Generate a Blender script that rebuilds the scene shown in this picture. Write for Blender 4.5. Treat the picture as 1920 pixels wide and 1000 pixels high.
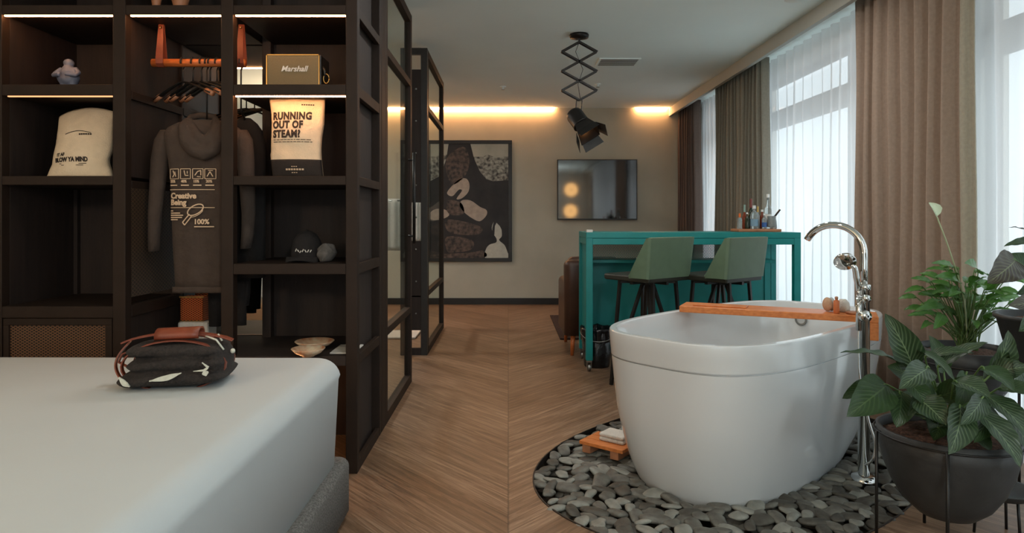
import bpy, bmesh, math, random
from mathutils import Vector, Matrix, Euler, noise
C = bpy.context; D = bpy.data
for o in list(D.objects): D.objects.remove(o)
sc = C.scene; COL = sc.collection
R = math.radians; PI = math.pi
# ------------------------------------------------------------------ camera, world, exposure
F = 1250.0; H = 1.15; VX, VY = 953.0, 410.0
cd = D.cameras.new('camera'); cam = D.objects.new('camera', cd); COL.objects.link(cam)
cd.sensor_width = 36; cd.lens = 36*F/1920; cd.shift_x = (960-VX)/1920; cd.shift_y = -(500-VY)/1920
cd.clip_start = .05
cam.location = (0, 0, H); cam.rotation_euler = (PI/2, 0, 0); sc.camera = cam
w = D.worlds.new('world'); sc.world = w; w.use_nodes = True
wb = w.node_tree.nodes['Background']; wb.inputs[0].default_value = (.80, .93, 1.0, 1); wb.inputs[1].default_value = .74
sc.view_settings.view_transform = 'Standard'; sc.view_settings.look = 'None'; sc.view_settings.gamma = 1
sc.view_settings.exposure = 1.65
LED = 16.5      # emission of the warm light strips
WINS = [(7.3, 8.4), (4.3, 6.9), (-1.0, 3.7), (-3.5, -1.35)]      # right wall window openings; the unseen last one is added for daylight
XW = 2.62
for y0, y1 in WINS:                                # daylight portals in the openings
    l = D.lights.new('window_portal', 'AREA'); l.shape = 'RECTANGLE'; l.size = 2.35; l.size_y = y1-y0
    l.cycles.is_portal = True
    o = D.objects.new('window_portal', l); COL.objects.link(o); o.location = (XW+.2, (y0+y1)/2, 1.25)
    o.rotation_euler = (0, R(90), 0)

l = D.lights.new('window_portal', 'AREA'); l.shape = 'RECTANGLE'; l.size = 2.75; l.size_y = 2.3; l.cycles.is_portal = True
o = D.objects.new('window_portal', l); COL.objects.link(o); o.location = (.07, -4.08, 1.25); o.rotation_euler = (R(90), 0, 0)
FILL_GLOBES = [(-2.2, -.5, 1.95, 20, (1, .72, .48)), (1.0, -1.5, 2.1, 30, (.88, .97, 1))]   # two unseen globe fill lights added behind the viewer
for g_ in FILL_GLOBES:
    l = D.lights.new('globe_fill', 'POINT'); l.energy = g_[3]; l.color = g_[4]; l.shadow_soft_size = .16
    o = D.objects.new('globe_fill', l); COL.objects.link(o); o.location = g_[:3]

FILL_DOWN = [(.15, 3.9, 3.5), (-.2, 2.1, 2.5), (1.3, 4.25, 4), (-2.2, 5.6, 8), (-2.2, 7.4, 6)]      # unseen ceiling fill lights added to brighten the room
for x, y, e_ in FILL_DOWN:
    l = D.lights.new('fill_downlight', 'AREA'); l.shape = 'DISK'; l.size = .16; l.energy = e_; l.color = (1, .96, .92)
    o = D.objects.new('fill_downlight', l); COL.objects.link(o); o.location = (x, y, 2.615)

def P(px, py, Y): return Vector(((px-VX)*Y/F, Y, H-(py-VY)*Y/F))
def XX(px, Y): return (px-VX)*Y/F
def ZZ(py, Y): return H-(py-VY)*Y/F
def G(px, py, z=0):
    Y = (H-z)*F/(py-VY); return Vector(((px-VX)*Y/F, Y, z))
# ------------------------------------------------------------------ materials
def lin(c):
    return tuple(((v/255)/12.92 if v/255 <= .04045 else ((v/255+.055)/1.055)**2.4) for v in c)+(1,)
def mat(name, rgb, rough=.5, metal=0, var=.12, scale=8, bump=0, bscale=60, stretch=None, spec=None, rgb2=None, **kw):
    m = D.materials.new(name); m.use_nodes = True; nt = m.node_tree; N = nt.nodes; L = nt.links
    b = N['Principled BSDF']; tc = N.new('ShaderNodeTexCoord'); mp = N.new('ShaderNodeMapping')
    L.new(tc.outputs['Object'], mp.inputs[0])
    if stretch: mp.inputs['Scale'].default_value = stretch
    nz = N.new('ShaderNodeTexNoise'); nz.inputs['Scale'].default_value = scale; nz.inputs['Detail'].default_value = 4
    L.new(mp.outputs[0], nz.inputs[0])
    rp = N.new('ShaderNodeValToRGB'); c = lin(rgb)
    c1 = lin(rgb2) if rgb2 else tuple(v*(1-var) for v in c[:3])+(1,)
    c2 = c if rgb2 else tuple(min(1, v*(1+var)) for v in c[:3])+(1,)
    rp.color_ramp.elements[0].color = c1; rp.color_ramp.elements[1].color = c2
    rp.color_ramp.elements[0].position = .32; rp.color_ramp.elements[1].position = .68
    L.new(nz.outputs[0], rp.inputs[0]); L.new(rp.outputs[0], b.inputs['Base Color'])
    b.inputs['Roughness'].default_value = rough; b.inputs['Metallic'].default_value = metal
    if spec is not None: b.inputs['Specular IOR Level'].default_value = spec
    if bump:
        n2 = N.new('ShaderNodeTexNoise'); n2.inputs['Scale'].default_value = bscale; n2.inputs['Detail'].default_value = 3
        L.new(mp.outputs[0], n2.inputs[0]); bp = N.new('ShaderNodeBump'); bp.inputs['Strength'].default_value = bump
        bp.inputs['Distance'].default_value = .01
        L.new(n2.outputs[0], bp.inputs['Height']); L.new(bp.outputs[0], b.inputs['Normal'])
    for k, v in kw.items(): b.inputs[k.replace('_', ' ')].default_value = v
    return m
def emis(name, rgb, s):
    m = D.materials.new(name); m.use_nodes = True; nt = m.node_tree; nt.nodes.clear()
    e = nt.nodes.new('ShaderNodeEmission'); e.inputs[0].default_value = (*rgb, 1); e.inputs[1].default_value = s
    o = nt.nodes.new('ShaderNodeOutputMaterial'); nt.links.new(e.outputs[0], o.inputs[0]); return m
def clear_glass(name, tint=(.93, .97, .95), mixg=.08, rough=.02):
    m = D.materials.new(name); m.use_nodes = True; nt = m.node_tree; nt.nodes.clear(); N = nt.nodes; L = nt.links
    t = N.new('ShaderNodeBsdfTransparent'); t.inputs[0].default_value = (*tint, 1)
    g = N.new('ShaderNodeBsdfGlossy'); g.inputs['Roughness'].default_value = rough
    lw = N.new('ShaderNodeLayerWeight'); lw.inputs[0].default_value = .5
    pw = N.new('ShaderNodeMath'); pw.operation = 'POWER'; pw.inputs[1].default_value = 5; L.new(lw.outputs['Facing'], pw.inputs[0])
    fr = N.new('ShaderNodeMath'); fr.operation = 'MULTIPLY_ADD'; fr.inputs[1].default_value = .22; fr.inputs[2].default_value = .03; L.new(pw.outputs[0], fr.inputs[0])
    mx = N.new('ShaderNodeMixShader'); o = N.new('ShaderNodeOutputMaterial')
    L.new(fr.outputs[0], mx.inputs[0]); L.new(t.outputs[0], mx.inputs[1]); L.new(g.outputs[0], mx.inputs[2]); L.new(mx.outputs[0], o.inputs[0])
    return m
def sheer_mat(name, rgb, tf, cut=0):
    m = D.materials.new(name); m.use_nodes = True; nt = m.node_tree; nt.nodes.clear(); N = nt.nodes; L = nt.links
    t = N.new('ShaderNodeBsdfTransparent'); tr = N.new('ShaderNodeBsdfTranslucent'); df = N.new('ShaderNodeBsdfDiffuse')
    tc = N.new('ShaderNodeTexCoord'); nz = N.new('ShaderNodeTexNoise'); nz.inputs['Scale'].default_value = 300
    L.new(tc.outputs['Object'], nz.inputs[0]); rp = N.new('ShaderNodeValToRGB')
    rp.color_ramp.elements[0].color = tuple(v*.92 for v in lin(rgb)[:3])+(1,); rp.color_ramp.elements[1].color = lin(rgb)
    L.new(nz.outputs[0], rp.inputs[0]); L.new(rp.outputs[0], tr.inputs[0]); L.new(rp.outputs[0], df.inputs[0])
    a = N.new('ShaderNodeMixShader'); a.inputs[0].default_value = .5; b = N.new('ShaderNodeMixShader'); b.inputs[0].default_value = 1-tf
    L.new(tr.outputs[0], a.inputs[1]); L.new(df.outputs[0], a.inputs[2]); L.new(t.outputs[0], b.inputs[1]); L.new(a.outputs[0], b.inputs[2])
    o = N.new('ShaderNodeOutputMaterial'); L.new(b.outputs[0], o.inputs[0]); return m

M = {}
M['black'] = mat('black_frame', (38, 33, 28), .45, 0, .15, 20, .05, 150)
M['frame'] = mat('dark_bronze_frame', (38, 26, 18), .6, .0, .12, 12, .04, 120, spec=.25)
M['panel'] = mat('dark_wood_panel', (36, 23, 16), .7, 0, .3, 6, .1, 40, stretch=(6, 6, .6))
M['wood'] = mat('orange_wood', (196, 108, 52), .42, 0, .2, 10, .04, 60, stretch=(1, 8, 8), rgb2=(170, 88, 40))
M['cedar'] = mat('cedar_bath_wood', (216, 132, 70), .4, 0, .2, 10, .04, 60, stretch=(2, 9, 9), rgb2=(192, 108, 54))
M['tanwood'] = mat('tan_wood', (168, 112, 78), .5, 0, .2, 14)
M['leather_tan'] = mat('tan_leather', (116, 52, 30), .45, 0, .15, 20, .1, 200)
M['leather_brown'] = mat('brown_leather', (74, 48, 36), .4, 0, .15, 12, .1, 120)
M['wall'] = mat('plaster', (184, 178, 160), .9, 0, .06, 2.5, .06, 30)
M['wall_white'] = mat('white_plaster', (205, 198, 186), .9, 0, .04, 2, .03, 30)
M['ceiling'] = mat('ceiling_paint', (234, 244, 240), .9, 0, .02, 1.5)
M['pelmet'] = mat('pelmet_paint', (176, 180, 174), .8, 0, .03, 3)
M['skirt'] = mat('dark_skirting', (34, 28, 24), .5)
M['tub'] = mat('white_acrylic', (210, 213, 214), .16, 0, .01, 2, Coat_Weight=.4)
M['chrome'] = mat('chrome', (215, 215, 212), .06, 1, .02, 5)
M['steel'] = mat('brushed_steel', (150, 150, 145), .3, 1, .05, 30)
M['darkmetal'] = mat('dark_metal', (32, 30, 28), .4, .4, .1, 20)
M['teal'] = mat('teal_powder_coat', (0, 124, 122), .42, 0, .06, 10, .03, 200)
M['tealdark'] = mat('teal_panel_paint', (0, 110, 100), .5, 0, .1, 6, .03, 200)
M['green'] = mat('green_leather', (98, 120, 97), .5, 0, .06, 14, .08, 250)
M['greendark'] = mat('dark_seat_leather', (40, 42, 34), .5, 0, .1, 14, .08, 250)
M['linen'] = mat('white_bed_linen', (184, 190, 191), .9, 0, .015, 3, .03, 500)
M['basefab'] = mat('grey_tweed', (104, 102, 98), .95, 0, .45, 160, .5, 400)
M['wool'] = mat('charcoal_wool', (40, 34, 31), .95, 0, .5, 120, .5, 300)
M['woolwhite'] = mat('pale_wool_motif', (196, 196, 182), .95, 0, .1, 100)
M['canvas'] = mat('cream_canvas', (216, 194, 164), .9, 0, .05, 30, .25, 160)
M['canvasdark'] = mat('black_canvas_band', (40, 32, 27), .9, 0, .1, 30, .2, 160)
M['ink'] = mat('black_ink', (38, 26, 20), .8, 0, .2, 40)
M['print'] = mat('cream_print', (214, 184, 152), .8, 0, .05, 40)
M['hoodie'] = mat('dark_grey_jersey', (66, 54, 46), .95, 0, .12, 20, .3, 60)
M['blackcloth'] = mat('black_cloth', (26, 22, 21), .95, 0, .2, 20, .3, 60)
M['speakerfab'] = mat('olive_speaker_grille', (118, 102, 72), .85, 0, .2, 400, .4, 500)
M['brass'] = mat('brass', (190, 150, 90), .3, 1, .05, 20)
M['blueclay'] = mat('blue_grey_ceramic', (104, 108, 124), .5, 0, .12, 30)
M['soil'] = mat('brown_soil', (82, 56, 42), 1, 0, .6, 90, 1, 120)
M['potblack'] = mat('black_matt_pot', (47, 48, 48), .55, 0, .2, 14, .08, 60)
M['tv'] = mat('black_screen_glass', (6, 6, 7), .05, 0, .1, 2, spec=.8, IOR=1.7)
M['rug'] = mat('dark_brown_rug', (52, 34, 27), 1, 0, .3, 60, .6, 200)
M['towel'] = mat('white_towel', (214, 208, 198), 1, 0, .05, 40, .6, 200)
M['paper'] = mat('white_paper', (210, 205, 196), .7, 0, .02, 20)
M['bowl'] = mat('cream_glaze', (214, 198, 170), .35, 0, .3, 26, rgb2=(188, 118, 74))
M['bag'] = mat('black_bin_plastic', (18, 18, 19), .25, 0, .2, 20, .4, 30)
M['glass'] = clear_glass('clear_glass')
M['winglass'] = clear_glass('window_glass', (.97, .98, .98))
M['sheer'] = sheer_mat('white_sheer_voile', (240, 240, 240), .22)
M['mirror'] = mat('mirror_glass', (225, 225, 222), .015, 1, .005, 1)
M['led'] = emis('warm_led', (1.0, .46, .19), LED)
M['led_dim'] = emis('dim_warm_led', (1.0, .46, .2), LED*.03)
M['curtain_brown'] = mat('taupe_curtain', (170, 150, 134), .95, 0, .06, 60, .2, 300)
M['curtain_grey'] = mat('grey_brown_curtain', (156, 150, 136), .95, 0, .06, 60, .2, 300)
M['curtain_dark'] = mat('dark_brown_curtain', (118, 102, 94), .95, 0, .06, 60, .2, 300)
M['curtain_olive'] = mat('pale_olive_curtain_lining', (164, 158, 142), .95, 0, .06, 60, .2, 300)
def add_translucent(m, amt):
    nt = m.node_tree; N = nt.nodes; L = nt.links; b = N['Principled BSDF']; o = [n for n in N if n.type == 'OUTPUT_MATERIAL'][0]
    t = N.new('ShaderNodeBsdfTranslucent'); src = b.inputs['Base Color'].links[0].from_socket; L.new(src, t.inputs[0])
    mx = N.new('ShaderNodeMixShader'); mx.inputs[0].default_value = amt
    L.new(b.outputs[0], mx.inputs[1]); L.new(t.outputs[0], mx.inputs[2]); L.new(mx.outputs[0], o.inputs[0])
for k in ('curtain_brown', 'curtain_grey', 'curtain_dark'): add_translucent(M[k], .2)

def node_floor():
    m = D.materials.new('chevron_wood_floor'); m.use_nodes = True; nt = m.node_tree; N = nt.nodes; L = nt.links
    b = N['Principled BSDF']; geo = N.new('ShaderNodeNewGeometry'); sp = N.new('ShaderNodeSeparateXYZ'); L.new(geo.outputs['Position'], sp.inputs[0])
    def mth(op, a, bb=None, c=None):
        n = N.new('ShaderNodeMath'); n.operation = op
        for i, v in enumerate((a, bb, c)):
            if v is None: continue
            if isinstance(v, (int, float)): n.inputs[i].default_value = v
            else: L.new(v, n.inputs[i])
        return n.outputs[0]
    W = 1.15
    ax = mth('PINGPONG', sp.outputs[0], W)
    strip = mth('FLOOR', mth('DIVIDE', sp.outputs[0], W))
    v = mth('SUBTRACT', sp.outputs[1], mth('MULTIPLY', ax, 1.12))
    pl = mth('DIVIDE', v, .235); idx = mth('FLOOR', pl); fr = mth('FRACT', pl)
    cmb = N.new('ShaderNodeCombineXYZ'); L.new(idx, cmb.inputs[0]); L.new(strip, cmb.inputs[1])
    wn = N.new('ShaderNodeTexWhiteNoise'); wn.noise_dimensions = '2D'; L.new(cmb.outputs[0], wn.inputs['Vector'])
    # grain stretched along the plank
    g = N.new('ShaderNodeCombineXYZ'); L.new(mth('MULTIPLY', v, 22), g.inputs[0]); L.new(mth('MULTIPLY', ax, 2.2), g.inputs[1]); L.new(mth('ADD', mth('MULTIPLY', wn.outputs['Value'], 40), strip), g.inputs[2])
    nz = N.new('ShaderNodeTexNoise'); nz.inputs['Scale'].default_value = 1.6; nz.inputs['Detail'].default_value = 8; nz.inputs['Roughness'].default_value = .68; nz.inputs['Distortion'].default_value = 1.0
    L.new(g.outputs[0], nz.inputs[0])
    big = N.new('ShaderNodeTexNoise'); big.inputs['Scale'].default_value = 1.3; L.new(geo.outputs['Position'], big.inputs[0])
    rp = N.new('ShaderNodeValToRGB'); e = rp.color_ramp.elements; e[0].position = .28; e[1].position = .72
    e[0].color = lin((92, 72, 60)); e[1].color = lin((190, 168, 148)); x = e.new(.5); x.color = lin((144, 120, 100))
    L.new(nz.outputs[0], rp.inputs[0])
    rp2 = N.new('ShaderNodeValToRGB'); e = rp2.color_ramp.elements; e[0].color = lin((180, 164, 144)); e[1].color = lin((238, 230, 220)); e[0].position = 0; e[1].position = 1
    L.new(mth('ADD', mth('MULTIPLY', wn.outputs['Value'], .55), mth('MULTIPLY', big.outputs[0], .45)), rp2.inputs[0])
    mx = N.new('ShaderNodeMix'); mx.data_type = 'RGBA'; mx.blend_type = 'MULTIPLY'; mx.inputs[0].default_value = 1
    L.new(rp.outputs[0], mx.inputs[6]); L.new(rp2.outputs[0], mx.inputs[7])
    gap = mth('LESS_THAN', mth('MINIMUM', fr, mth('SUBTRACT', 1, fr)), .012)
    seam = mth('LESS_THAN', mth('MINIMUM', ax, mth('SUBTRACT', W, ax)), .0035)
    both = mth('MULTIPLY', mth('MAXIMUM', mth('MULTIPLY', gap, .5), seam), .5)
    mx2 = N.new('ShaderNodeMix'); mx2.data_type = 'RGBA'; L.new(both, mx2.inputs[0]); L.new(mx.outputs[2], mx2.inputs[6]); mx2.inputs[7].default_value = lin((58, 42, 32))
    L.new(mx2.outputs[2], b.inputs['Base Color']); b.inputs['Roughness'].default_value = .42
    bp = N.new('ShaderNodeBump'); bp.inputs['Strength'].default_value = .25; bp.inputs['Distance'].default_value = .003; L.new(nz.outputs[0], bp.inputs['Height']); L.new(bp.outputs[0], b.inputs['Normal'])
    return m
M['floor'] = node_floor()

def node_mesh_holes(name, rgb, sx, thr, metal=.2, rough=.5, rgb2=(10, 7, 5), transparent=False, axes='XZ'):
    """expanded metal: diamond holes"""
    m = D.materials.new(name); m.use_nodes = True; nt = m.node_tree; N = nt.nodes; L = nt.links
    b = N['Principled BSDF']; geo = N.new('ShaderNodeNewGeometry'); sp = N.new('ShaderNodeSeparateXYZ'); L.new(geo.outputs['Position'], sp.inputs[0])
    def mth(op, a, bb=None):
        n = N.new('ShaderNodeMath'); n.operation = op
        for i, v in enumerate((a, bb)):
            if v is None: continue
            if isinstance(v, (int, float)): n.inputs[i].default_value = v
            else: L.new(v, n.inputs[i])
        return n.outputs[0]
    A = sp.outputs['XYZ'.index(axes[0])]; B = sp.outputs['XYZ'.index(axes[1])]
    a = mth('DIVIDE', A, sx); c = mth('DIVIDE', B, sx*.62)
    p = mth('PINGPONG', mth('ADD', a, c), .5); q = mth('PINGPONG', mth('SUBTRACT', a, c), .5)
    hole = mth('GREATER_THAN', mth('MINIMUM', p, q), thr)
    b.inputs['Metallic'].default_value = metal; b.inputs['Roughness'].default_value = rough
    if transparent:
        b.inputs['Base Color'].default_value = lin(rgb)
        t = N.new('ShaderNodeBsdfTransparent'); mx = N.new('ShaderNodeMixShader'); o = [n for n in N if n.type == 'OUTPUT_MATERIAL'][0]
        L.new(hole, mx.inputs[0]); L.new(b.outputs[0], mx.inputs[1]); L.new(t.outputs[0], mx.inputs[2]); L.new(mx.outputs[0], o.inputs[0])
    else:
        mx = N.new('ShaderNodeMix'); mx.data_type = 'RGBA'; L.new(hole, mx.inputs[0]); mx.inputs[6].default_value = lin(rgb); mx.inputs[7].default_value = lin(rgb2)
        L.new(mx.outputs[2], b.inputs['Base Color'])
    return m
M['meshdoor'] = node_mesh_holes('expanded_metal', (110, 78, 52), .021, .17)
M['coppermesh'] = node_mesh_holes('copper_mesh', (190, 98, 48), .018, .2, .5, rgb2=(60, 26, 12))
M['tealmesh'] = node_mesh_holes('teal_mesh', (0, 110, 100), .02, .2, 0, .5, transparent=True)
M['ribpanel'] = node_mesh_holes('ribbed_metal_panel', (92, 70, 50), .03, .1, .2, rgb2=(44, 32, 23), axes='YZ')

def node_leaf(name, base, stripe, edge, amt):
    m = D.materials.new(name); m.use_nodes = True; nt = m.node_tree; N = nt.nodes; L = nt.links
    b = N['Principled BSDF']; uv = N.new('ShaderNodeUVMap'); sp = N.new('ShaderNodeSeparateXYZ'); L.new(uv.outputs[0], sp.inputs[0])
    def mth(op, a, bb=None):
        n = N.new('ShaderNodeMath'); n.operation = op
        for i, v in enumerate((a, bb)):
            if v is None: continue
            if isinstance(v, (int, float)): n.inputs[i].default_value = v
            else: L.new(v, n.inputs[i])
        return n.outputs[0]
    ac = mth('ABSOLUTE', mth('SUBTRACT', sp.outputs[0], .5))          # 0 at midrib .. .5 at edge
    s = mth('SINE', mth('MULTIPLY', mth('SUBTRACT', sp.outputs[1], mth('MULTIPLY', ac, .75)), 62))
    s = mth('MULTIPLY', mth('ADD', s, 1), .5); s = mth('POWER', s, 3.0)
    fade = mth('SUBTRACT', 1, mth('MULTIPLY', ac, 1.3))
    s = mth('MULTIPLY', mth('MULTIPLY', s, fade), amt)
    rib = mth('MULTIPLY', mth('LESS_THAN', ac, .018), .8)
    s = mth('MAXIMUM', s, rib)
    nz = N.new('ShaderNodeTexNoise'); nz.inputs['Scale'].default_value = 25; tc = N.new('ShaderNodeTexCoord'); L.new(tc.outputs['Object'], nz.inputs[0])
    mb = N.new('ShaderNodeMix'); mb.data_type = 'RGBA'; L.new(nz.outputs[0], mb.inputs[0]); mb.inputs[6].default_value = lin(base); mb.inputs[7].default_value = lin(edge)
    mx = N.new('ShaderNodeMix'); mx.data_type = 'RGBA'; L.new(s, mx.inputs[0]); L.new(mb.outputs[2], mx.inputs[6]); mx.inputs[7].default_value = lin(stripe)
    L.new(mx.outputs[2], b.inputs['Base Color']); b.inputs['Roughness'].default_value = .34
    bp = N.new('ShaderNodeBump'); bp.inputs['Strength'].default_value = .4; bp.inputs['Distance'].default_value = .004; L.new(s, bp.inputs['Height']); L.new(bp.outputs[0], b.inputs['Normal'])
    t = N.new('ShaderNodeBsdfTranslucent'); L.new(mx.outputs[2], t.inputs[0]); ms = N.new('ShaderNodeMixShader'); ms.inputs[0].default_value = .22
    o = [n for n in N if n.type == 'OUTPUT_MATERIAL'][0]; L.new(b.outputs[0], ms.inputs[1]); L.new(t.outputs[0], ms.inputs[2]); L.new(ms.outputs[0], o.inputs[0])
    return m
M['calathea'] = node_leaf('striped_dark_leaf', (34, 54, 32), (118, 138, 102), (48, 70, 42), .5)
M['calathea2'] = node_leaf('plain_green_leaf', (36, 58, 30), (80, 102, 62), (50, 76, 38), .45)
M['purple'] = node_leaf('dark_purple_leaf', (48, 40, 34), (120, 128, 90), (62, 52, 40), .5)
M['lily'] = node_leaf('bright_green_leaf', (58, 104, 40), (112, 156, 72), (84, 132, 56), .25)
M['spathe'] = node_leaf('white_flower', (206, 222, 190), (170, 196, 140), (222, 232, 208), .4)
M['stem'] = mat('green_stem', (84, 112, 58), .5, 0, .2, 20)
M['paleflowerstem'] = mat('pale_stem', (168, 178, 140), .5, 0, .1, 20)

# ------------------------------------------------------------------ mesh helpers
ORG = {}
class MB:
    def __init__(s): s.v = []; s.f = []; s.uv = {}; s.mi = []; s.cur = 0
    def add(s, vs, fs, uvs=None):
        n = len(s.v); s.v += [Vector(p) for p in vs]; s.f += [tuple(i+n for i in f) for f in fs]; s.mi += [s.cur]*len(fs)
        if uvs:
            for i, u in enumerate(uvs): s.uv[n+i] = u
        return s
    def box(s, x0, x1, y0, y1, z0, z1, rot=0, piv=None):
        vs = [Vector((x, y, z)) for z in (z0, z1) for x, y in ((x0, y0), (x1, y0), (x1, y1), (x0, y1))]
        if rot:
            pv = Vector(piv) if piv else Vector(((x0+x1)/2, (y0+y1)/2, 0)); m = Matrix.Rotation(rot, 3, 'Z')
            vs = [m@(p-pv)+pv for p in vs]
        return s.add(vs, [(3, 2, 1, 0), (4, 5, 6, 7), (0, 1, 5, 4), (1, 2, 6, 5), (2, 3, 7, 6), (3, 0, 4, 7)])
    def rings(s, rs, cap=True, closed=True):
        n = len(rs[0]); vs = [p for r in rs for p in r]; fs = []
        for i in range(len(rs)-1):
            for j in range(n if closed else n-1):
                a = i*n+j; b = i*n+(j+1) % n; fs.append((a, b, b+n, a+n))
        if cap: fs.append(tuple(reversed(range(n)))); fs.append(tuple(range((len(rs)-1)*n, len(rs)*n)))
        return s.add(vs, fs)
    def tube(s, pts, r, n=10, cap=True, flat=None):
        pts = [Vector(p) for p in pts]; rs = []; up = None
        for i, p in enumerate(pts):
            a = pts[max(i-1, 0)]; b = pts[min(i+1, len(pts)-1)]; d = (b-a).normalized()
            if up is None:
                up = Vector((0, 0, 1)) if abs(d.z) < .9 else Vector((0, 1, 0))
            x = d.cross(up); x = x.normalized() if x.length > 1e-6 else Vector((1, 0, 0)); up = x.cross(d).normalized()
            rr = r[i] if isinstance(r, (list, tuple)) else r; fl = flat or 1
            rs.append([p+x*math.cos(2*PI*k/n)*rr+up*math.sin(2*PI*k/n)*rr*fl for k in range(n)])
        return s.rings(rs, cap)
    def bar(s, a, b, wd, ht=None):
        a, b = Vector(a), Vector(b); ht = ht or wd; d = (b-a).normalized(); up = Vector((0, 0, 1)) if abs(d.z) < .95 else Vector((0, 1, 0))
        x = d.cross(up).normalized()*wd/2; u = x.cross(d).normalized()*ht/2
        return s.rings([[p-x-u, p+x-u, p+x+u, p-x+u] for p in (a, b)])
    def lathe(s, prof, c, n=32, cap=False, ax=None):
        c = Vector(c); m = ax or Matrix.Identity(3)
        rs = [[c+m@Vector((r*math.cos(2*PI*k/n), r*math.sin(2*PI*k/n), z)) for k in range(n)] for r, z in prof]
        return s.rings(rs, cap)
    def ball(s, c, r, n=16, m=10, rot=None):
        c = Vector(c); r = Vector(r) if not isinstance(r, (int, float)) else Vector((r, r, r)); rs = []
        for i in range(m+1):
            t = -PI/2+PI*i/m; t = max(min(t, PI/2-.02), -PI/2+.02)
            q = [Vector((r.x*math.cos(t)*math.cos(2*PI*k/n), r.y*math.cos(t)*math.sin(2*PI*k/n), r.z*math.sin(t))) for k in range(n)]
            rs.append([c+(rot@p if rot else p) for p in q])
        return s.rings(rs)
    def grid(s, fn, nu, nv, uv=False):
        vs = [fn(i/nu, j/nv) for j in range(nv+1) for i in range(nu+1)]; fs = []
        for j in range(nv):
            for i in range(nu):
                a = j*(nu+1)+i; fs.append((a, a+1, a+nu+2, a+nu+1))
        return s.add(vs, fs, [(i/nu, j/nv) for j in range(nv+1) for i in range(nu+1)] if uv else None)
    def build(s, name, m, parent=None, smooth=False, split=0, bevel=0, solid=0, sub=0, remesh=0, mods=None, origin=None, autos=None):
        if parent is not None: org = ORG[parent.name]
        else:
            xs = [p.x for p in s.v]; ys = [p.y for p in s.v]; zs = [p.z for p in s.v]
            org = Vector(origin) if origin is not None else Vector(((min(xs)+max(xs))/2, (min(ys)+max(ys))/2, min(zs)))
        me = D.meshes.new(name); me.from_pydata([p-org for p in s.v], [], s.f)
        for k in (m if isinstance(m, (list, tuple)) else [m]): me.materials.append(M[k] if isinstance(k, str) else k)
        me.polygons.foreach_set('material_index', s.mi)
        if s.uv:
            l = me.uv_layers.new(name='UVMap')
            for lp in me.loops: l.data[lp.index].uv = s.uv.get(lp.vertex_index, (0, 0))
        bm = bmesh.new(); bm.from_mesh(me)
        if not s.uv: bmesh.ops.recalc_face_normals(bm, faces=bm.faces)
        bm.to_mesh(me); bm.free()
        if smooth: me.polygons.foreach_set('use_smooth', [True]*len(me.polygons))
        me.update()
        o = D.objects.new(name, me); COL.objects.link(o)
        if parent is not None: o.parent = parent
        else: o.location = org
        ORG[o.name] = org
        if bevel:
            b = o.modifiers.new('bevel', 'BEVEL'); b.width = bevel; b.segments = 2; b.limit_method = 'ANGLE'
        if split:
            b = o.modifiers.new('split', 'EDGE_SPLIT'); b.split_angle = R(split)
        if solid:
            b = o.modifiers.new('solid', 'SOLIDIFY'); b.thickness = solid; b.offset = 0
        if remesh:
            b = o.modifiers.new('remesh', 'REMESH'); b.mode = 'VOXEL'; b.voxel_size = remesh; b.use_smooth_shade = True
            b = o.modifiers.new('smooth', 'SMOOTH'); b.factor = .5; b.iterations = 4
        if sub:
            b = o.modifiers.new('sub', 'SUBSURF'); b.levels = b.render_levels = sub
        return o
def tag(o, label=None, cat=None, group=None, kind=None):
    if label: o['label'] = label
    if cat: o['category'] = cat
    if group: o['group'] = group
    if kind: o['kind'] = kind
    return o
def thing(name, label, cat, loc=(0, 0, 0), group=None):
    o = D.objects.new(name, None); COL.objects.link(o); o.location = loc; o.empty_display_size = .1
    ORG[o.name] = Vector(loc); return tag(o, label, cat, group)
def struct(name, mb, m, **kw): return tag(mb.build(name, m, **kw), kind='structure')
def copy_tree(o, parent=None):
    c = o.copy(); COL.objects.link(c); c.parent = parent; ORG[c.name] = ORG[o.name]
    for ch in [x for x in KIDS.get(o.name, [])]: copy_tree(ch, c)
    return c
KIDS = {}
def refresh_kids():
    KIDS.clear()
    for o in D.objects:
        if o.parent: KIDS.setdefault(o.parent.name, []).append(o)
def SE(t, a, b, n):
    c, s = math.cos(t), math.sin(t)
    return a*math.copysign(abs(c)**(2/n), c), b*math.copysign(abs(s)**(2/n), s)
def ering(cx, cy, z, a, b, n, th=0, m=96):
    r = []
    for k in range(m):
        x, y = SE(2*PI*k/m, a, b, n); r.append(Vector((cx+x*math.cos(th)-y*math.sin(th), cy+x*math.sin(th)+y*math.cos(th), z)))
    return r
def text(s, size, shear=0, off=0, sx=1, align='LEFT', spacing=1):
    """flat lettering: list of verts (x, y) and faces"""
    cu = D.curves.new('t', 'FONT'); cu.body = s; cu.size = size; cu.shear = shear; cu.offset = off; cu.align_x = align; cu.space_character = spacing
    cu.resolution_u = 3
    o = D.objects.new('t', cu); COL.objects.link(o); C.view_layer.update()
    me = D.meshes.new_from_object(o.evaluated_get(C.evaluated_depsgraph_get()))
    vs = [(v.co.x*sx, v.co.y) for v in me.vertices]; fs = [tuple(p.vertices) for p in me.polygons]
    D.objects.remove(o); D.meshes.remove(me); D.curves.remove(cu); return vs, fs
def put_text(mb, s, size, fn, x0, y0, **k):
    vs, fs = text(s, size, **k); return mb.add([fn(x0+x, y0+y) for x, y in vs], fs)
rnd = random.Random(7)
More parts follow.
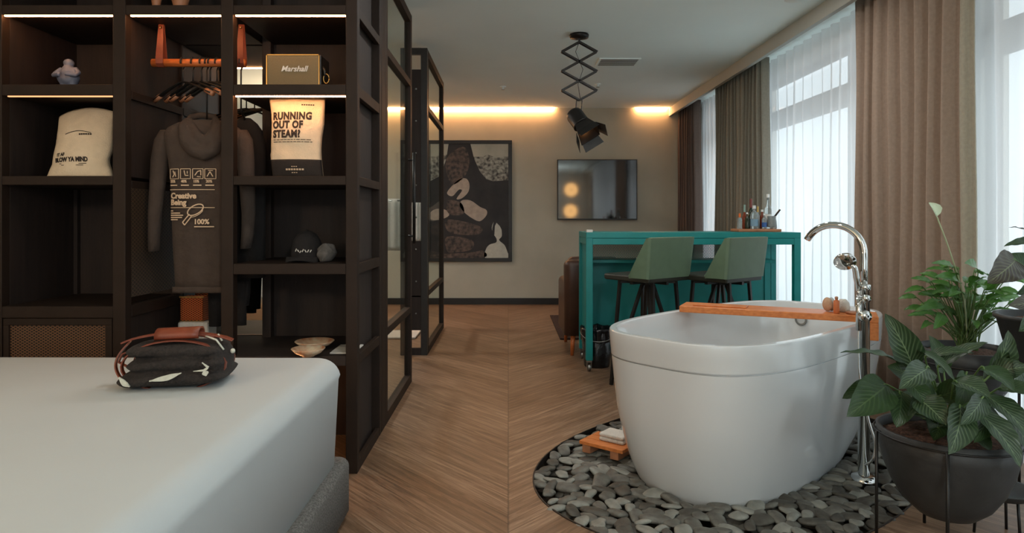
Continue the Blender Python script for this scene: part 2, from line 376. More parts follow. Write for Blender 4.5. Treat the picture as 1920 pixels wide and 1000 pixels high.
# ------------------------------------------------------------------ room shell
XL, YB, YF, CZ = -3.6, 8.93, -3.9, 2.63
XR = 2.78
PCX, PCY, PA, PB, PN, PT = 1.12, 3.243, 1.136, .757, 2.3, .76     # pebble bed
bm = bmesh.new(); 
outer = [bm.verts.new(p) for p in ((XL, YF, 0), (XR, YF, 0), (XR, YB, 0), (XL, YB, 0))]
hole = [bm.verts.new(p) for p in ering(PCX, PCY, 0, PA, PB, PN, PT, 96)]
es = [bm.edges.new((l[i], l[(i+1) % len(l)])) for l in (outer, hole) for i in range(len(l))]
bmesh.ops.triangle_fill(bm, use_beauty=True, edges=es)
low = [bm.verts.new(v.co-Vector((0, 0, .06))) for v in hole]; n = len(low)
for f in bm.faces: f.material_index = 0
for i in range(n):
    f = bm.faces.new((hole[i], hole[(i+1) % n], low[(i+1) % n], low[i])); f.material_index = 1
f = bm.faces.new(low); f.material_index = 1
for f in bm.faces:
    f.normal_update()
    if f.normal.z < -.5: f.normal_flip()
me = D.meshes.new('floor'); bm.to_mesh(me); bm.free(); me.materials.append(M['floor']); me.materials.append(mat('pit_lining', (70, 58, 46), .9, 0, .3, 30))
fl = D.objects.new('floor', me); COL.objects.link(fl); tag(fl, kind='structure')
struct('trim_1', MB().rings([ering(PCX, PCY, z, PA+a, PB+a, PN, PT) for a, z in ((0, -.02), (0, .004), (-.006, .004), (-.006, -.02))], cap=False), 'skirt', smooth=False)
struct('ceiling', MB().box(XL, XR, YF, YB, CZ, CZ+.1), 'ceiling')
struct('wall_back', MB().box(XL, XR, YB, YB+.15, 0, CZ), 'wall')
struct('wall_left', MB().box(XL-.15, XL, YF, YB, 0, CZ), 'wall_white')
struct('wall_front', MB().box(XL, -1.3, YF-.15, YF, 0, CZ).box(1.45, XR, YF-.15, YF, 0, CZ).box(-1.3, 1.45, YF-.15, YF, 2.42, CZ).box(-1.3, 1.45, YF-.15, YF, 0, .08), 'wall_white')
q = MB(); q.box(-1.3, 1.45, YF-.09, YF-.03, .08, .13).box(-1.3, 1.45, YF-.09, YF-.03, 2.37, 2.42)
for x in (-1.3, .05, 1.4): q.box(x, x+.05, YF-.09, YF-.03, .08, 2.42)
wo = struct('window_5', q, 'frame'); MB().box(-1.3, 1.45, YF-.065, YF-.059, .1, 2.4).build('pane', 'winglass', wo)  # added window behind the viewer, lets in frontal fill daylight
wr = MB(); ys = [YF]+[v for p in sorted(WINS) for v in p]+[YB]
for i in range(0, len(ys), 2): wr.box(XW, XR, ys[i], ys[i+1], 0, CZ)
for a, b in WINS: wr.box(XW, XR, a, b, 2.5, CZ); wr.box(XW, XR, a, b, 0, .08)
struct('wall_right', wr, 'wall_white')
struct('baseboard_back', MB().box(XL, XR, YB-.015, YB, 0, .085), 'skirt', bevel=.003)
struct('trim_2', MB().box(2.15, 2.19, YF, YB, 2.52, CZ), 'pelmet', bevel=.003)      # pelmet in front of the curtain track
for i, (a, b) in enumerate(WINS):
    fr = MB(); x0, x1 = XW+.03, XW+.09
    fr.box(x0, x1, a, b, .08, .13).box(x0, x1, a, b, 2.45, 2.5).box(x0, x1, a, a+.05, .08, 2.5).box(x0, x1, b-.05, b, .08, 2.5)
    fr.box(x0-.03, x1, a, b, 2.04, 2.20)
    k = max(1, round((b-a)/1.3)) if i != 1 else 2
    for j in range(1, k): y = a+(b-a)*j/k if i != 1 else 5.13; fr.box(x0-.02, x1, y-.035, y+.035, .08, 2.5)
    wo = struct('window_%d' % (i+1), fr, 'frame')
    MB().box(x0+.025, x0+.031, a, b, .1, 2.4).build('pane', 'winglass', wo)
for i, g_ in enumerate(FILL_GLOBES):
    t = thing('fill_globe', ('white globe pendant lamp added out of sight over the left bedside as fill light', 'white globe pendant lamp added out of sight by the window behind the viewer as fill light')[i], 'pendant lamp', (g_[0], g_[1], CZ), 'added globe fill lights')
    m_ = M.setdefault('globe', clear_glass('frosted_globe', (.98, .96, .93), rough=.4))
    MB().ball(g_[:3], .17, 28, 18).build('globe', m_, t, smooth=True)
    MB().tube([(g_[0], g_[1], g_[2]+.17), (g_[0], g_[1], CZ)], .006, 8).build('cord', 'black', t)
for i, (x, y, e_) in enumerate(FILL_DOWN):
    tag(MB().lathe([(.085, CZ-.001), (.105, CZ-.001), (.105, CZ-.008), (.085, CZ-.008)], (x, y, 0), 28).build('fill_downlight_ring', 'ceiling', smooth=False), 'added unseen round ceiling downlight', 'fill_downlight', 'added ceiling fill lights')
# recessed strip lights along the back of the ceiling
for px0, px1, lb in ((-1, 0, 'long warm strip light in the ceiling edge above the framed picture'), (1192, 1250, 'short warm strip light in the ceiling edge next to the dark curtain')):
    x0, x1 = (XL+.05, XX(1039, YB)) if px0 < 0 else (XX(px0, YB), XX(px1, YB))
    tag(MB().box(x0, x1, YB-.05, YB-.012, CZ-.022, CZ-.002).build('strip_light', 'led'), lb, 'strip light')
# ------------------------------------------------------------------ curtains
def curtain(label, cat, y0, y1, x, amp, wl, m, z1=2.6, z0=.02, name='curtain', flare=0, group=None, seed=0, solid=.004, sharp=1.0):
    L_ = y1-y0; nu = max(24, int(L_/wl*14)); rr = random.Random(seed)
    ph = [rr.uniform(-.5, .5) for _ in range(int(L_/wl)+3)]
    def fn(u, v):
        y = y0+L_*u; z = z0+(z1-z0)*v; k = (y-y0)/wl; a = ph[int(k)]; b = ph[int(k)+1]; fr = k-int(k); p = a+(b-a)*fr
        s = math.sin(2*PI*(k+p*.35)); s = math.copysign(abs(s)**sharp, s)
        am = amp*(1+.25*(1-v))
        xx = x+am*s+.006*math.sin(9*y+3*z)
        yy = y+flare*(1-v)*(u-.5)+.2*am*math.cos(4*PI*k)
        return Vector((xx, yy, z))
    o = MB().grid(fn, nu, 8).build(name, m, smooth=True, solid=solid); return tag(o, label, cat, group)
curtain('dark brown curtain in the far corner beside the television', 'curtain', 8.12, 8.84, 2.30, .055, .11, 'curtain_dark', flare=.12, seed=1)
curtain('narrow white sheer curtain between the far corner curtain and the olive brown one', 'sheer curtain', 7.15, 8.3, 2.42, .02, .12, 'sheer', name='sheer_curtain', solid=0, seed=2)
curtain('olive brown curtain drawn behind the tray of bottles', 'curtain', 5.97, 7.25, 2.30, .05, .10, 'curtain_grey', seed=3)
curtain('wide white sheer curtain behind the right half of the teal bar', 'sheer curtain', 4.2, 6.3, 2.42, .018, .16, 'sheer', name='sheer_curtain', solid=0, seed=4)
curtain('tall taupe curtain hanging behind the bath tap', 'curtain', 3.42, 4.46, 2.31, .028, .125, 'curtain_brown', seed=5, sharp=.7)
curtain('white sheer curtain behind the potted plants at the right edge', 'sheer curtain', -1.1, 3.75, 2.40, .03, .22, 'sheer', name='sheer_curtain', solid=0, seed=6)
curtain('pale olive edge of curtain lining between the taupe curtain and the sheer', 'curtain lining', 3.31, 3.43, 2.325, .012, .1, 'curtain_olive', seed=7, name='curtain_lining')
# ------------------------------------------------------------------ open wardrobe / shelving
YW, YR = 3.0, 3.52
K = YW/F
def fx(px): return (px-VX)*K
def fz(py): return H-(py-VY)*K
wd = thing('open_wardrobe', 'dark bronze open wardrobe shelving with lit shelves and a hanging bay at left', 'wardrobe', (fx(330), 3.26, 0))
ZT = 2.6
posts = [(-24, 3), (211, 235), (414, 437), (648, 670)]
for a, b in posts:
    MB().box(fx(a), fx(b), YW, YW+.05, 0, ZT).build('post', 'frame', wd, bevel=.003)
for a, b in ((-24, 3), (211, 235), (648, 670)):
    MB().box(fx(a), fx(b), YR+.0, YR+.05, 0, ZT).build('post', 'frame', wd, bevel=.003)
MB().box(XX(498, YR)-.0, XX(498, YR)+.045, YR-.05, YR+.0, .53, ZT).build('rear_post', 'panel', wd, bevel=.003)
shelves = [(fz(27.5), fz(9)), (fz(179), fz(158)), (fz(347), fz(330)), (fz(515), fz(495)), (fz(597), fz(575)), (.485, .53)]
def shelf(x0, x1, zz): MB().box(x0, x1, YW+.001, YR, zz[0], zz[1]).build('shelf', 'frame', wd, bevel=.003)
for k in (0, 1, 2, 4): shelf(fx(3), fx(211), shelves[k])
shelf(fx(235), fx(414), shelves[0]); shelf(fx(437), fx(648), shelves[0])
for k in (1, 2, 3): shelf(fx(437), fx(648), shelves[k])
MB().box(fx(235), fx(648), YW+.001, YR+.04, *shelves[5]).build('bench_shelf', 'panel', wd, bevel=.003)
# back panels, divider and end panel
MB().box(fx(-24), fx(211), YR+.002, YR+.02, .1, ZT).build('back_panel', 'panel', wd)
MB().box(XX(498, YR)+.0, fx(648), YR+.002, YR+.02, .53, ZT).build('back_panel', 'panel', wd)
MB().box(fx(211), fx(660), YR+.06, YR+.075, ZZ(84, YR)+.01, ZT).build('back_panel', 'panel', wd)
MB().box(fx(211), fx(660), YR+.022, YR+.04, .0, .53).build('back_panel', 'panel', wd)
MB().box(fx(212)+.02, fx(234)-.012, YW+.05, YR, fz(330), ZT).build('side_panel', 'panel', wd)
MB().box(fx(235)-.006, fx(235), YW+.05, YR, fz(560), fz(350)).build('ribbed_panel', 'ribpanel', wd)
for zz in ((fz(182), fz(166)), (fz(352), fz(338)), shelves[4]):
    MB().box(fx(220), fx(235)+.002, YW+.05, YR+.01, *zz).build('side_rail', 'frame', wd, bevel=.002)
MB().box(fx(212)+.02, fx(234)-.012, YW+.05, YR, 0, fz(597)).build('side_panel', 'panel', wd)
MB().box(fx(648.5), fx(653), YW+.05, YR, .0, ZT).build('side_panel', 'panel', wd)
for k, zz in enumerate(shelves[:4]+[shelves[5], (0.0, .045), (ZT-.05, ZT)]):
    MB().box(fx(660), fx(670)-.001, YW+.05, YR, *zz).build('side_rail', 'frame', wd, bevel=.002)
MB().box(fx(3), fx(211), YW+.001, YW+.04, ZT-.05, ZT).build('top_rail', 'frame', wd)
MB().box(fx(-24)+.03, fx(3)+.001, YW+.05, YR, .1, ZT).build('side_panel', 'panel', wd)
MB().box(XX(131, YR-.02), XX(146, YR-.02), YR-.025, YR+.001, fz(575), fz(347)).build('rear_post', 'panel', wd)
# mesh door of the lower cupboard
md = MB().box(fx(5), fx(209), YW+.004, YW+.03, .09, fz(597)-.004)
dr = MB(); x0, x1, z0, z1 = fx(5), fx(209), .09, fz(598)
dr.box(x0, x1, YW+.002, YW+.028, z1-.03, z1).box(x0, x1, YW+.002, YW+.028, z0, z0+.03).box(x0, x0+.025, YW+.002, YW+.028, z0+.03, z1-.03).box(x1-.03, x1, YW+.002, YW+.028, z0+.03, z1-.03)
dro = dr.build('door', 'frame', wd, bevel=.002)
MB().box(x0+.02, x1-.025, YW+.012, YW+.016, z0+.02, z1-.02).build('mesh_panel', 'meshdoor', dro)
# LED strips under shelves
for a, b, zz, m_ in ((6, 211, shelves[0], 'led'), (243, 413, shelves[0], 'led'), (440, 650, shelves[0], 'led'), (440, 650, shelves[1], 'led'), (12, 211, shelves[1], 'led_dim')):
    tag(MB().box(fx(a)+.002, fx(min(b, 647)), YW+.004, YW+.014, zz[0]-.0055, zz[0]-.0005).build('light_strip', m_, wd), 'warm glowing light strip under shelf front')
tag(MB().box(fx(240), fx(560), YW+.004, YW+.014, .476, .4845).build('light_strip', 'led', wd), 'hidden warm light strip added under the bench edge to light the bed side')  # added unseen strip, warms the bed side that the mirror shows
# mirror at the back of the hanging bay
mx0, mx1, mz0, mz1 = XX(338, YR), XX(499, YR), ZZ(628, YR), ZZ(85, YR)
mt = thing('wardrobe_mirror', 'frameless tall mirror standing at the back of the hanging bay', 'mirror', ((mx0+mx1)/2, YR+.03, mz0))
MB().box(mx0, mx1, YR+.012, YR+.018, mz0, mz1).build('mirror_glass', 'mirror', mt)
MB().box(mx0, mx1, YR+.019, YR+.03, mz0, mz1).build('backing_board', 'black', mt)
# ------------------------------------------------------------------ glazed partitions beyond the wardrobe
XG = fx(670)
def glazed(label, cat, y0, y1, name, handle=False):
    t = thing(name, label, cat, (XG, (y0+y1)/2, 0)); xa, xb = XG-.045, XG
    for ya, yb in ((y0, y0+.06), (y1-.06, y1)): MB().box(xa, xb, ya, yb, 0, 2.58).build('stile', 'frame', t, bevel=.003)
    for za, zb in ((0, .06), (.49, .535), (2.07, 2.115), (2.52, 2.58)): MB().box(xa, xb, y0+.06, y1-.06, za, zb).build('rail', 'frame', t, bevel=.003)
    for za, zb in ((.06, .49), (.535, 2.07), (2.115, 2.52)):
        MB().box(xa+.019, xa+.025, y0+.055, y1-.055, za-.003, zb+.003).build('pane', 'glass', t)
    if handle:
        h = MB().tube([(xb+.035, y1-.14, .98), (xb+.035, y1-.14, 1.6)], .011)
        h.tube([(xb-.005, y1-.14, 1.03), (xb+.035, y1-.14, 1.03)], .008).tube([(xb-.005, y1-.14, 1.55), (xb+.035, y1-.14, 1.55)], .008)
        h.build('handle', 'darkmetal', t, smooth=True)
    return t
MB_post = MB().box(XG-.09, XG, 3.58, 3.70, 0, 2.6).build('partition_post', 'frame', bevel=.004)
tag(MB_post, 'upright bronze post between the wardrobe end and the glazed door', 'post')
glazed('bronze framed glass door nearest the wardrobe', 'glass door', 3.70, 4.70, 'glass_door', True)
glazed('bronze framed fixed glass panel further back by the framed picture', 'glass partition', 5.64, 7.02, 'glass_partition')
# perpendicular framed screen between the two glass panels
t = thing('bathroom_screen', 'black slatted screen with two small openings between the glass panels', 'screen', (XX(780, 5.64), 5.66, 0))
xa, xb = XX(752, 5.64), XG
for a, b in ((XX(790, 5.64), xb-.001), (xa, xa+.05)): MB().box(a, b, 5.60, 5.638, 0, 2.585).build('stile', 'black', t, bevel=.003)
for za, zb in ((ZZ(380, 5.64), 2.50), (.49, ZZ(452, 5.64)), (.21, .50), (0, .06)):
    MB().box(xa+.02, XX(791, 5.64), 5.605, 5.63, za, zb if zb < 2.49 else ZZ(132, 5.64)).build('slat_panel', 'panel', t)
MB().box(xa+.02, XX(791, 5.64), 5.60, 5.638, ZZ(104, 5.64), 2.585).build('rail', 'black', t)
for k in range(8):
    z = .35+k*.27
    MB().ball((XX(780, 5.6), 5.603, z), .008, 8, 6).build('rivet', 'steel', t, smooth=True)
# towel hanging beyond the glass and bath mat
ty = 6.3
tr = thing('towel_rail', 'thin steel towel rail seen through the glass door', 'towel rail', (XX(735, ty), ty, ZZ(377, ty)))
MB().tube([(XX(700, ty), ty, ZZ(377, ty)), (XX(792, ty), ty, ZZ(377, ty))], .009).build('rail', 'steel', tr, smooth=True)
for px in (702, 790): MB().tube([(XX(px, ty), ty, ZZ(377, ty)), (XX(px, ty), ty+.02, 0)], .008).build('support', 'steel', tr, smooth=True)
def towel(px0, px1, py1, label, seed):
    x0, x1 = XX(px0, ty), XX(px1, ty); zt = ZZ(377, ty)+.012; zb = ZZ(py1, ty); mbt = MB()
    def fn(u, v):
        x = x0+(x1-x0)*u; s = v*2-1
        z = zt-abs(s)**1.1*(zt-zb) if abs(s) > .08 else zt+.004; y = ty+.02*(1 if s > 0 else -1)*min(1, abs(s)*9)+.006*math.sin(u*14+seed)
        return Vector((x, y, z))
    return tag(mbt.grid(fn, 20, 24).build('hanging_towel', 'towel', smooth=True, solid=.01), label, 'towel', None)
towel(716, 750, 470, 'pale grey towel hanging on the rail behind the glass door', 1)
towel(771, 789, 452, 'pale towel glimpsed through the opening of the black screen', 2)
a = G(715, 636); b = G(790, 622)
tag(MB().box(a.x, b.x, 6.35, 6.75, .002, .02).build('bath_mat', 'towel', bevel=.006), 'white bath mat on the floor behind the glass door', 'bath mat')
# ------------------------------------------------------------------ bed
bed = thing('bed', 'wide bed with smooth white linen on a grey tweed base', 'bed', (-1.65, 1.4, 0))
def slab(x0, x1, y0, y1, z0, z1, r, n=8, m=64, puff=0, ins=0, corner=.12):
    """rounded slab: superellipse-cornered plan, rounded top edge"""
    cx, cy, a, b = (x0+x1)/2, (y0+y1)/2, (x1-x0)/2, (y1-y0)/2
    def ring(off, z, rc):
        pts = []; A, B = a-off, b-off; rc = min(rc, A, B)
        for qx, qy, a0 in ((1, 1, 0), (-1, 1, 90), (-1, -1, 180), (1, -1, 270)):
            for k in range(m//4+1):
                t = R(a0+90*k/(m//4)); pts.append(Vector((cx+qx*(A-rc)+rc*math.cos(t), cy+qy*(B-rc)+rc*math.sin(t), z)))
        return pts
    rs = [ring(ins, z0, corner)]
    for k in range(n+1):
        t = PI/2*k/n; rs.append(ring(r-r*math.cos(t)+ (ins*.3 if k == 0 else 0), z1-r+r*math.sin(t), max(corner-(r-r*math.cos(t)), .02)))
    for q in (.2, .4, .6, .8, .97):
        rs.append(ring(r+(min(a, b)-r)*q, z1+puff*math.sin(q*PI/2), max(corner*(1-q), .01)))
    return MB().rings(rs)
slab(-2.7, -.612, .55, 2.605, .03, .228, .03, corner=.05).build('bed_base', 'basefab', bed, smooth=True)
mt_ = slab(-2.68, -.632, .56, 2.60, .20, .622, .075, corner=.10, puff=.0, ins=.02)
for p in mt_.v:
    p.z += .004*noise.noise(p*2.2)
mt_.build('mattress', 'linen', bed, smooth=True)
for y in (.75, 2.4):
    for x in (-2.5, -.8): MB().box(x-.03, x+.03, y-.03, y+.03, 0, .035).build('foot', 'black', bed)
# ------------------------------------------------------------------ folded blanket roll with leather carrier
BC = Vector((XX(338, 2.14), 2.14, .624))
bl = thing('blanket_roll', 'folded charcoal wool blanket with pale motifs strapped in a tan leather carrier on the bed', 'blanket', BC)
rot = Matrix.Rotation(R(9), 3, 'Z')
def BL(x, y, z): return BC+rot@Vector((x, y, z))
bb = MB()
def roundslab(mb, cx, cz, w, h, dep, tilt=0, n=20):
    rs = []
    for i in range(17):
        u = i/16*2-1; u = math.sin(u*PI/2); sc_ = max((1-min(abs(u), .999)**5)**.45, .12)
        rs.append([BL(cx+w/2*u, dep/2*(.8+.2*sc_)*SE(2*PI*k/n, 1, 1, 2.6)[0]+.004*math.sin(9*u+k), cz+tilt*u+h/2*sc_*SE(2*PI*k/n, 1, 1, 2.3)[1]*(1+.12*math.sin(u*5+k))) for k in range(n)])
    mb.rings(rs)
roundslab(bb, .0, .030, .315, .056, .225, .004)
roundslab(bb, .01, .073, .285, .048, .21, .002)
roundslab(bb, .0, .112, .275, .044, .19, -.002)
bb.ball(BL(.125, 0, .07), (.035, .095, .06), 20, 12, rot)
bb.build('folded_blanket', 'wool', bl, remesh=.0055)
def motif(pts, wd_):
    q = MB()
    def fn(u, v):
        i = u*(len(pts)-1); k = min(int(i), len(pts)-2); f_ = i-k; a = pts[k]; b = pts[k+1]
        x = a[0]+(b[0]-a[0])*f_; z = a[1]+(b[1]-a[1])*f_; d = Vector((b[0]-a[0], b[1]-a[1])).normalized(); ww = wd_*math.sin(PI*min(max(u, .06), .94))*(v-.5)*2
        return BL(x-d.y*ww, -.1215+.0*v, z+d.x*ww)
    return q.grid(fn, 12, 2)
for pts, ww in (([(-.05, .035), (.0, .043), (.04, .056)], .008), ([(.075, .06), (.105, .062), (.118, .07), (.10, .086)], .0035), ([(.107, .062), (.112, .045)], .009), ([(-.135, .05), (-.12, .03), (-.105, .02)], .007)):
    motif(pts, ww).build('woven_motif', 'woolwhite', bl, solid=.006)
# leather carrier
st = MB(); 
def ribbon(mb, pts, wd_, th=.004, dirv=(0, 1, 0)):
    d = rot@Vector(dirv).normalized(); rs = []
    for i, p in enumerate(pts):
        a = pts[max(i-1, 0)]; b = pts[min(i+1, len(pts)-1)]; tt = (b-a).normalized(); nn = tt.cross(d).normalized()
        rs.append([p-d*wd_/2-nn*th/2, p+d*wd_/2-nn*th/2, p+d*wd_/2+nn*th/2, p-d*wd_/2+nn*th/2])
    mb.rings(rs); return mb
for yy in (-.055, .05):
    pts = [BL(.15*math.cos(t)*1.02+.0, yy, .066+.078*math.sin(t)) for t in [R(a) for a in range(-75, 256, 11)]]
    ribbon(st, pts, .018)
st.build('strap', 'leather_tan', bl)
hd = MB(); ribbon(hd, [BL(-.165+x*.33, -.02, .135+.028*math.sin(PI*x)**.7) for x in [i/14 for i in range(15)]], .026, .005)
hd.build('carrying_strap', 'leather_tan', bl)
gp = MB().grid(lambda u, v: BL(-.06+.13*u, -.02+.034*math.cos(PI*(v*1.3-.15)), .156+.02*math.sin(PI*(v*1.3-.15))+.003*u), 6, 14)
gp.build('handle_wrap', 'leather_tan', bl, smooth=True, solid=.005)
lp = MB(); ribbon(lp, [BL(-.152-.035*math.sin(PI*i/16), -.01+.02*math.cos(PI*i/16), .135-.125*i/16) for i in range(17)], .016, .004)
ribbon(lp, [BL(-.15, -.02, .06), BL(-.175, -.02, .075), BL(-.165, -.02, .1), BL(-.14, -.02, .11)], .012, .004)
lp.build('strap_tail', 'leather_tan', bl)
cd_ = MB().tube([BL(.085, -.03, .152), BL(.12, -.04, .14), BL(.145, -.05, .11)], .003, 6).tube([BL(.12, -.02, .155), BL(.135, -.03, .135)], .003, 6).ball(BL(.165, -.02, .1), .008, 8, 6)
cd_.build('pale_cord', 'woolwhite', bl, smooth=True)
# ------------------------------------------------------------------ things on the wardrobe shelves
# figurine
fy = 3.17; kf = fy/F; fzb = shelves[1][1]; fcx = XX(128, fy)
fg = MB()
def fp(px, py, dy=0): return Vector((XX(px, fy), fy+dy, fzb+(159-py)*kf))
for (a, b, c, d) in ((129, 106, 9.5, 0), (129, 136, 17, .005), (129, 126, 15, 0), (129, 119, 12, 0)):
    fg.ball(fp(a, b, d), (c*kf, c*kf*.9, c*kf*.85))
fg.ball(fp(121, 134, 0), (13*kf, 11*kf, 12*kf)).ball(fp(136, 134, 0), (13*kf, 11*kf, 12*kf))
for sx, px in ((-1, 121), (1, 137)): fg.tube([fp(px, 138), fp(px-sx*1, 150), fp(px-sx*1, 159.5)], [10*kf, 7*kf, 6*kf], 14)
fg.tube([fp(141, 117), fp(150, 125, -.01), fp(149, 131, -.03), fp(134, 130, -.05)], [5*kf, 4.5*kf, 4*kf, 3.5*kf], 12)
fg.tube([fp(117, 117), fp(107, 126, -.01), fp(108, 131, -.03), fp(124, 131, -.05)], [5*kf, 4.5*kf, 4*kf, 3.5*kf], 12)
fgo = fg.build('figurine', 'blueclay', remesh=.004); tag(fgo, 'small blue grey rounded figurine with hands on belly on the upper left shelf', 'figurine')
# speaker
sy = 3.07; sx0, sx1 = XX(499, sy), XX(599, sy); sz0 = shelves[1][1]+.004; sz1 = ZZ(101, sy)
sp_ = thing('portable_speaker', 'olive fronted portable speaker with script lettering beside a hanging strap', 'speaker', ((sx0+sx1)/2, sy+.06, shelves[1][1]))
MB().box(sx0, sx1+.006, sy+.008, sy+.15, sz0, sz1).build('body', 'black', sp_, bevel=.008)
MB().box(sx0+.005, sx1-.004, sy, sy+.012, sz0+.006, sz1-.007).build('grille', 'speakerfab', sp_, bevel=.003)
fb = MB(); 
for a_, b_, c_, d_ in ((sx0, sx1, sz1-.007, sz1-.002), (sx0, sx1, sz0+.001, sz0+.006), (sx0, sx0+.005, sz0, sz1-.002), (sx1-.004, sx1, sz0, sz1-.002)): fb.box(a_, b_, sy-.001, sy+.01, c_, d_)
fb.build('trim_frame', 'brass', sp_)
lt = MB(); put_text(lt, 'Marshall', .036, lambda x, y: Vector((x, sy-.002, y)), XX(527, sy), ZZ(134, sy), shear=.3, off=.0006)
lt.build('logo', 'paper', sp_, solid=.002)
cl = MB().tube([Vector((sx1+.007, sy+.03, ZZ(123, sy))), Vector((sx1+.018, sy+.02, ZZ(132, sy))), Vector((sx1+.02, sy+.02, ZZ(141, sy)))], .006, 8)
cl.build('strap_loop', 'black', sp_, smooth=True)
cl = MB().tube([Vector((sx1+.026+.013*math.cos(t), sy+.02, ZZ(146, sy)+.022*math.sin(t))) for t in [2*PI*k/16 for k in range(17)]], .003, 6)
cl.build('carabiner', 'brass', sp_, smooth=True)
# cloth bags
def cloth_bag(label, y, left, right, top, band, lean, name='canvas_bag', bulge=.05, seed=0, skew=0):
    """left/right/top: functions giving pixel silhouettes at front depth y"""
    zb = shelves[2][1]
    t = thing(name, label, 'bag', (XX((left(0)+right(0))/2, y), y+.03, zb))
    def surf(u, v, side):
        pyb = 328.5
        x = XX(left(v)+(right(v)-left(v))*u, y); yd = y+.5*bulge+lean*v
        z = zb+.001+(ZZ(top(u), yd)-zb)*v; xo = XX(left(v)+(right(v)-left(v))*u, yd); 
        e = (math.sin(PI*min(max(u, 0), 1)))**.45; hgt = (math.sin(PI*(v*.86+.10)))**.6
        d = bulge*e*hgt+.004*noise.noise(Vector((x*14+seed, z*14, side)))+.010*noise.noise(Vector((x*6, z*7+seed, 3)))*e
        return Vector((xo, y+bulge+lean*v-d*side if side > 0 else y+bulge+lean*v+d*.5, z))
    k0 = 0
    b_ = MB()
    b_.grid(lambda u, v: surf(u, v, 1), 30, 34); b_.grid(lambda u, v: surf(u, v, -1), 30, 34)
    bo = b_.build('bag_cloth', 'canvas', t, smooth=True, solid=.003)
    if band: MB().grid(lambda u, v: surf(u, v*band, 1)+Vector((0, -.003, 0)), 30, 10).build('dark_band', 'canvasdark', t, smooth=True, solid=.002)
    return t, surf
lf = lambda v: 510-8*v-2*math.sin(v*6)+(-1 if v < .3 else 0); rf = lambda v: 604-4*math.sin(PI*min(v*1.5, 1))+5*max(0, v-.5)
yb_ = 3.05
t, sf = cloth_bag('cream cloth bag with bold steam slogan and black bottom band on the right middle shelf', yb_, lf, rf, lambda u: 186, .22, .02, seed=3, bulge=.045)
def bagmap(sf, y, lfn, rfn, topf):
    zb = shelves[2][1]
    def fn(px, py):
        v = (328.5-py)/(328.5-topf); u = (px-lfn(v))/(rfn(v)-lfn(v)); p = sf(u, v, 1); return p+Vector((0, -.0035, 0))
    return fn
fm = bagmap(sf, yb_, lf, rf, 186)
def txt_on(mbx, s, px, py, capx, fn, **k):
    """cap height capx pixels"""
    vs, fs = text(s, capx/.7, **k); return mbx.add([fn(px+x, py-y) for x, y in vs], fs)
q = MB(); txt_on(q, 'RUNNING', 512, 224, 13, fm, sx=.80, off=.9, spacing=1.12); txt_on(q, 'OUT OF', 512, 240, 13, fm, sx=.80, off=.9, spacing=1.1); txt_on(q, 'STEAM?', 513, 257, 13, fm, sx=.80, off=.9, spacing=1.1)
q.build('slogan', 'ink', t, solid=.001)
q = MB()
for yy, a_, b_ in ((262, 514, 585), (266, 514, 585)):
    x = a_
    rr = random.Random(int(yy))
    while x < b_:
        w_ = rr.uniform(3, 9); q.add([fm(x, yy), fm(x+w_, yy), fm(x+w_, yy-1.1), fm(x, yy-1.1)], [(0, 1, 2, 3)]); x += w_+1.5
for x in range(566, 588, 4): q.add([fm(x, 198), fm(x+3, 198), fm(x+3, 196), fm(x, 196)], [(0, 1, 2, 3)])
q.build('small_print', 'ink', t, solid=.001)
q = MB()
for x in list(range(538, 571, 5)): q.add([fm(x, 317), fm(x+3.6, 317), fm(x+3.6, 314), fm(x, 314)], [(0, 1, 2, 3)])
for x in (549, 553, 557): q.add([fm(x, 311), fm(x+2.5, 311), fm(x+2.5, 309.6), fm(x, 309.6)], [(0, 1, 2, 3)]); q.add([fm(x, 322), fm(x+2.5, 322), fm(x+2.5, 320.6), fm(x, 320.6)], [(0, 1, 2, 3)])
for p in q.v: p.y -= .003
q.build('pale_print', 'print', t, solid=.001)
def lf2(v): return 80+ (9+16*v**.8)*min(1, v*5)**.7 - 1*math.sin(v*8)
def rf2(v): return 206-8*math.exp(-((v-.25)/.15)**2)+4*v
tf2 = lambda u: 200+9*(2*u-1)**2+ (10*(1-u)**2)
yl_ = 3.045
t, sf2 = cloth_bag('slumped cream cloth bag with small lettering on the left middle shelf', yl_, lf2, rf2, tf2, 0, .10, seed=9, bulge=.055)
def fm2(px, py):
    v = (328.5-py)/(328.5-205); u = (px-lf2(v))/(rf2(v)-lf2(v)); return sf2(min(max(u, 0), 1), v, 1)+Vector((0, -.0035, 0))
q = MB(); txt_on(q, 'IT AF', 111, 290, 6, fm2, sx=.8, off=.3); txt_on(q, 'BLOW YA MIND', 107, 301, 8, fm2, sx=.74, off=.5)
for a_, b_, c_ in ((116, 166, 305), (120, 160, 308)): q.add([fm2(a_, c_), fm2(b_, c_), fm2(b_, c_-1), fm2(a_, c_-1)], [(0, 1, 2, 3)])
for i in range(12): q.add([fm2(128+4*i, 250-3*math.sin(i/11*PI)), fm2(132+4*i, 250-3*math.sin((i+1)/11*PI)), fm2(132+4*i, 249-3*math.sin((i+1)/11*PI)), fm2(128+4*i, 249-3*math.sin(i/11*PI))], [(0, 1, 2, 3)])
for x in range(154, 176, 4): q.add([fm2(x, 254), fm2(x+3, 254), fm2(x+3, 251.5), fm2(x, 251.5)], [(0, 1, 2, 3)])
q.build('lettering', 'ink', t, solid=.001)
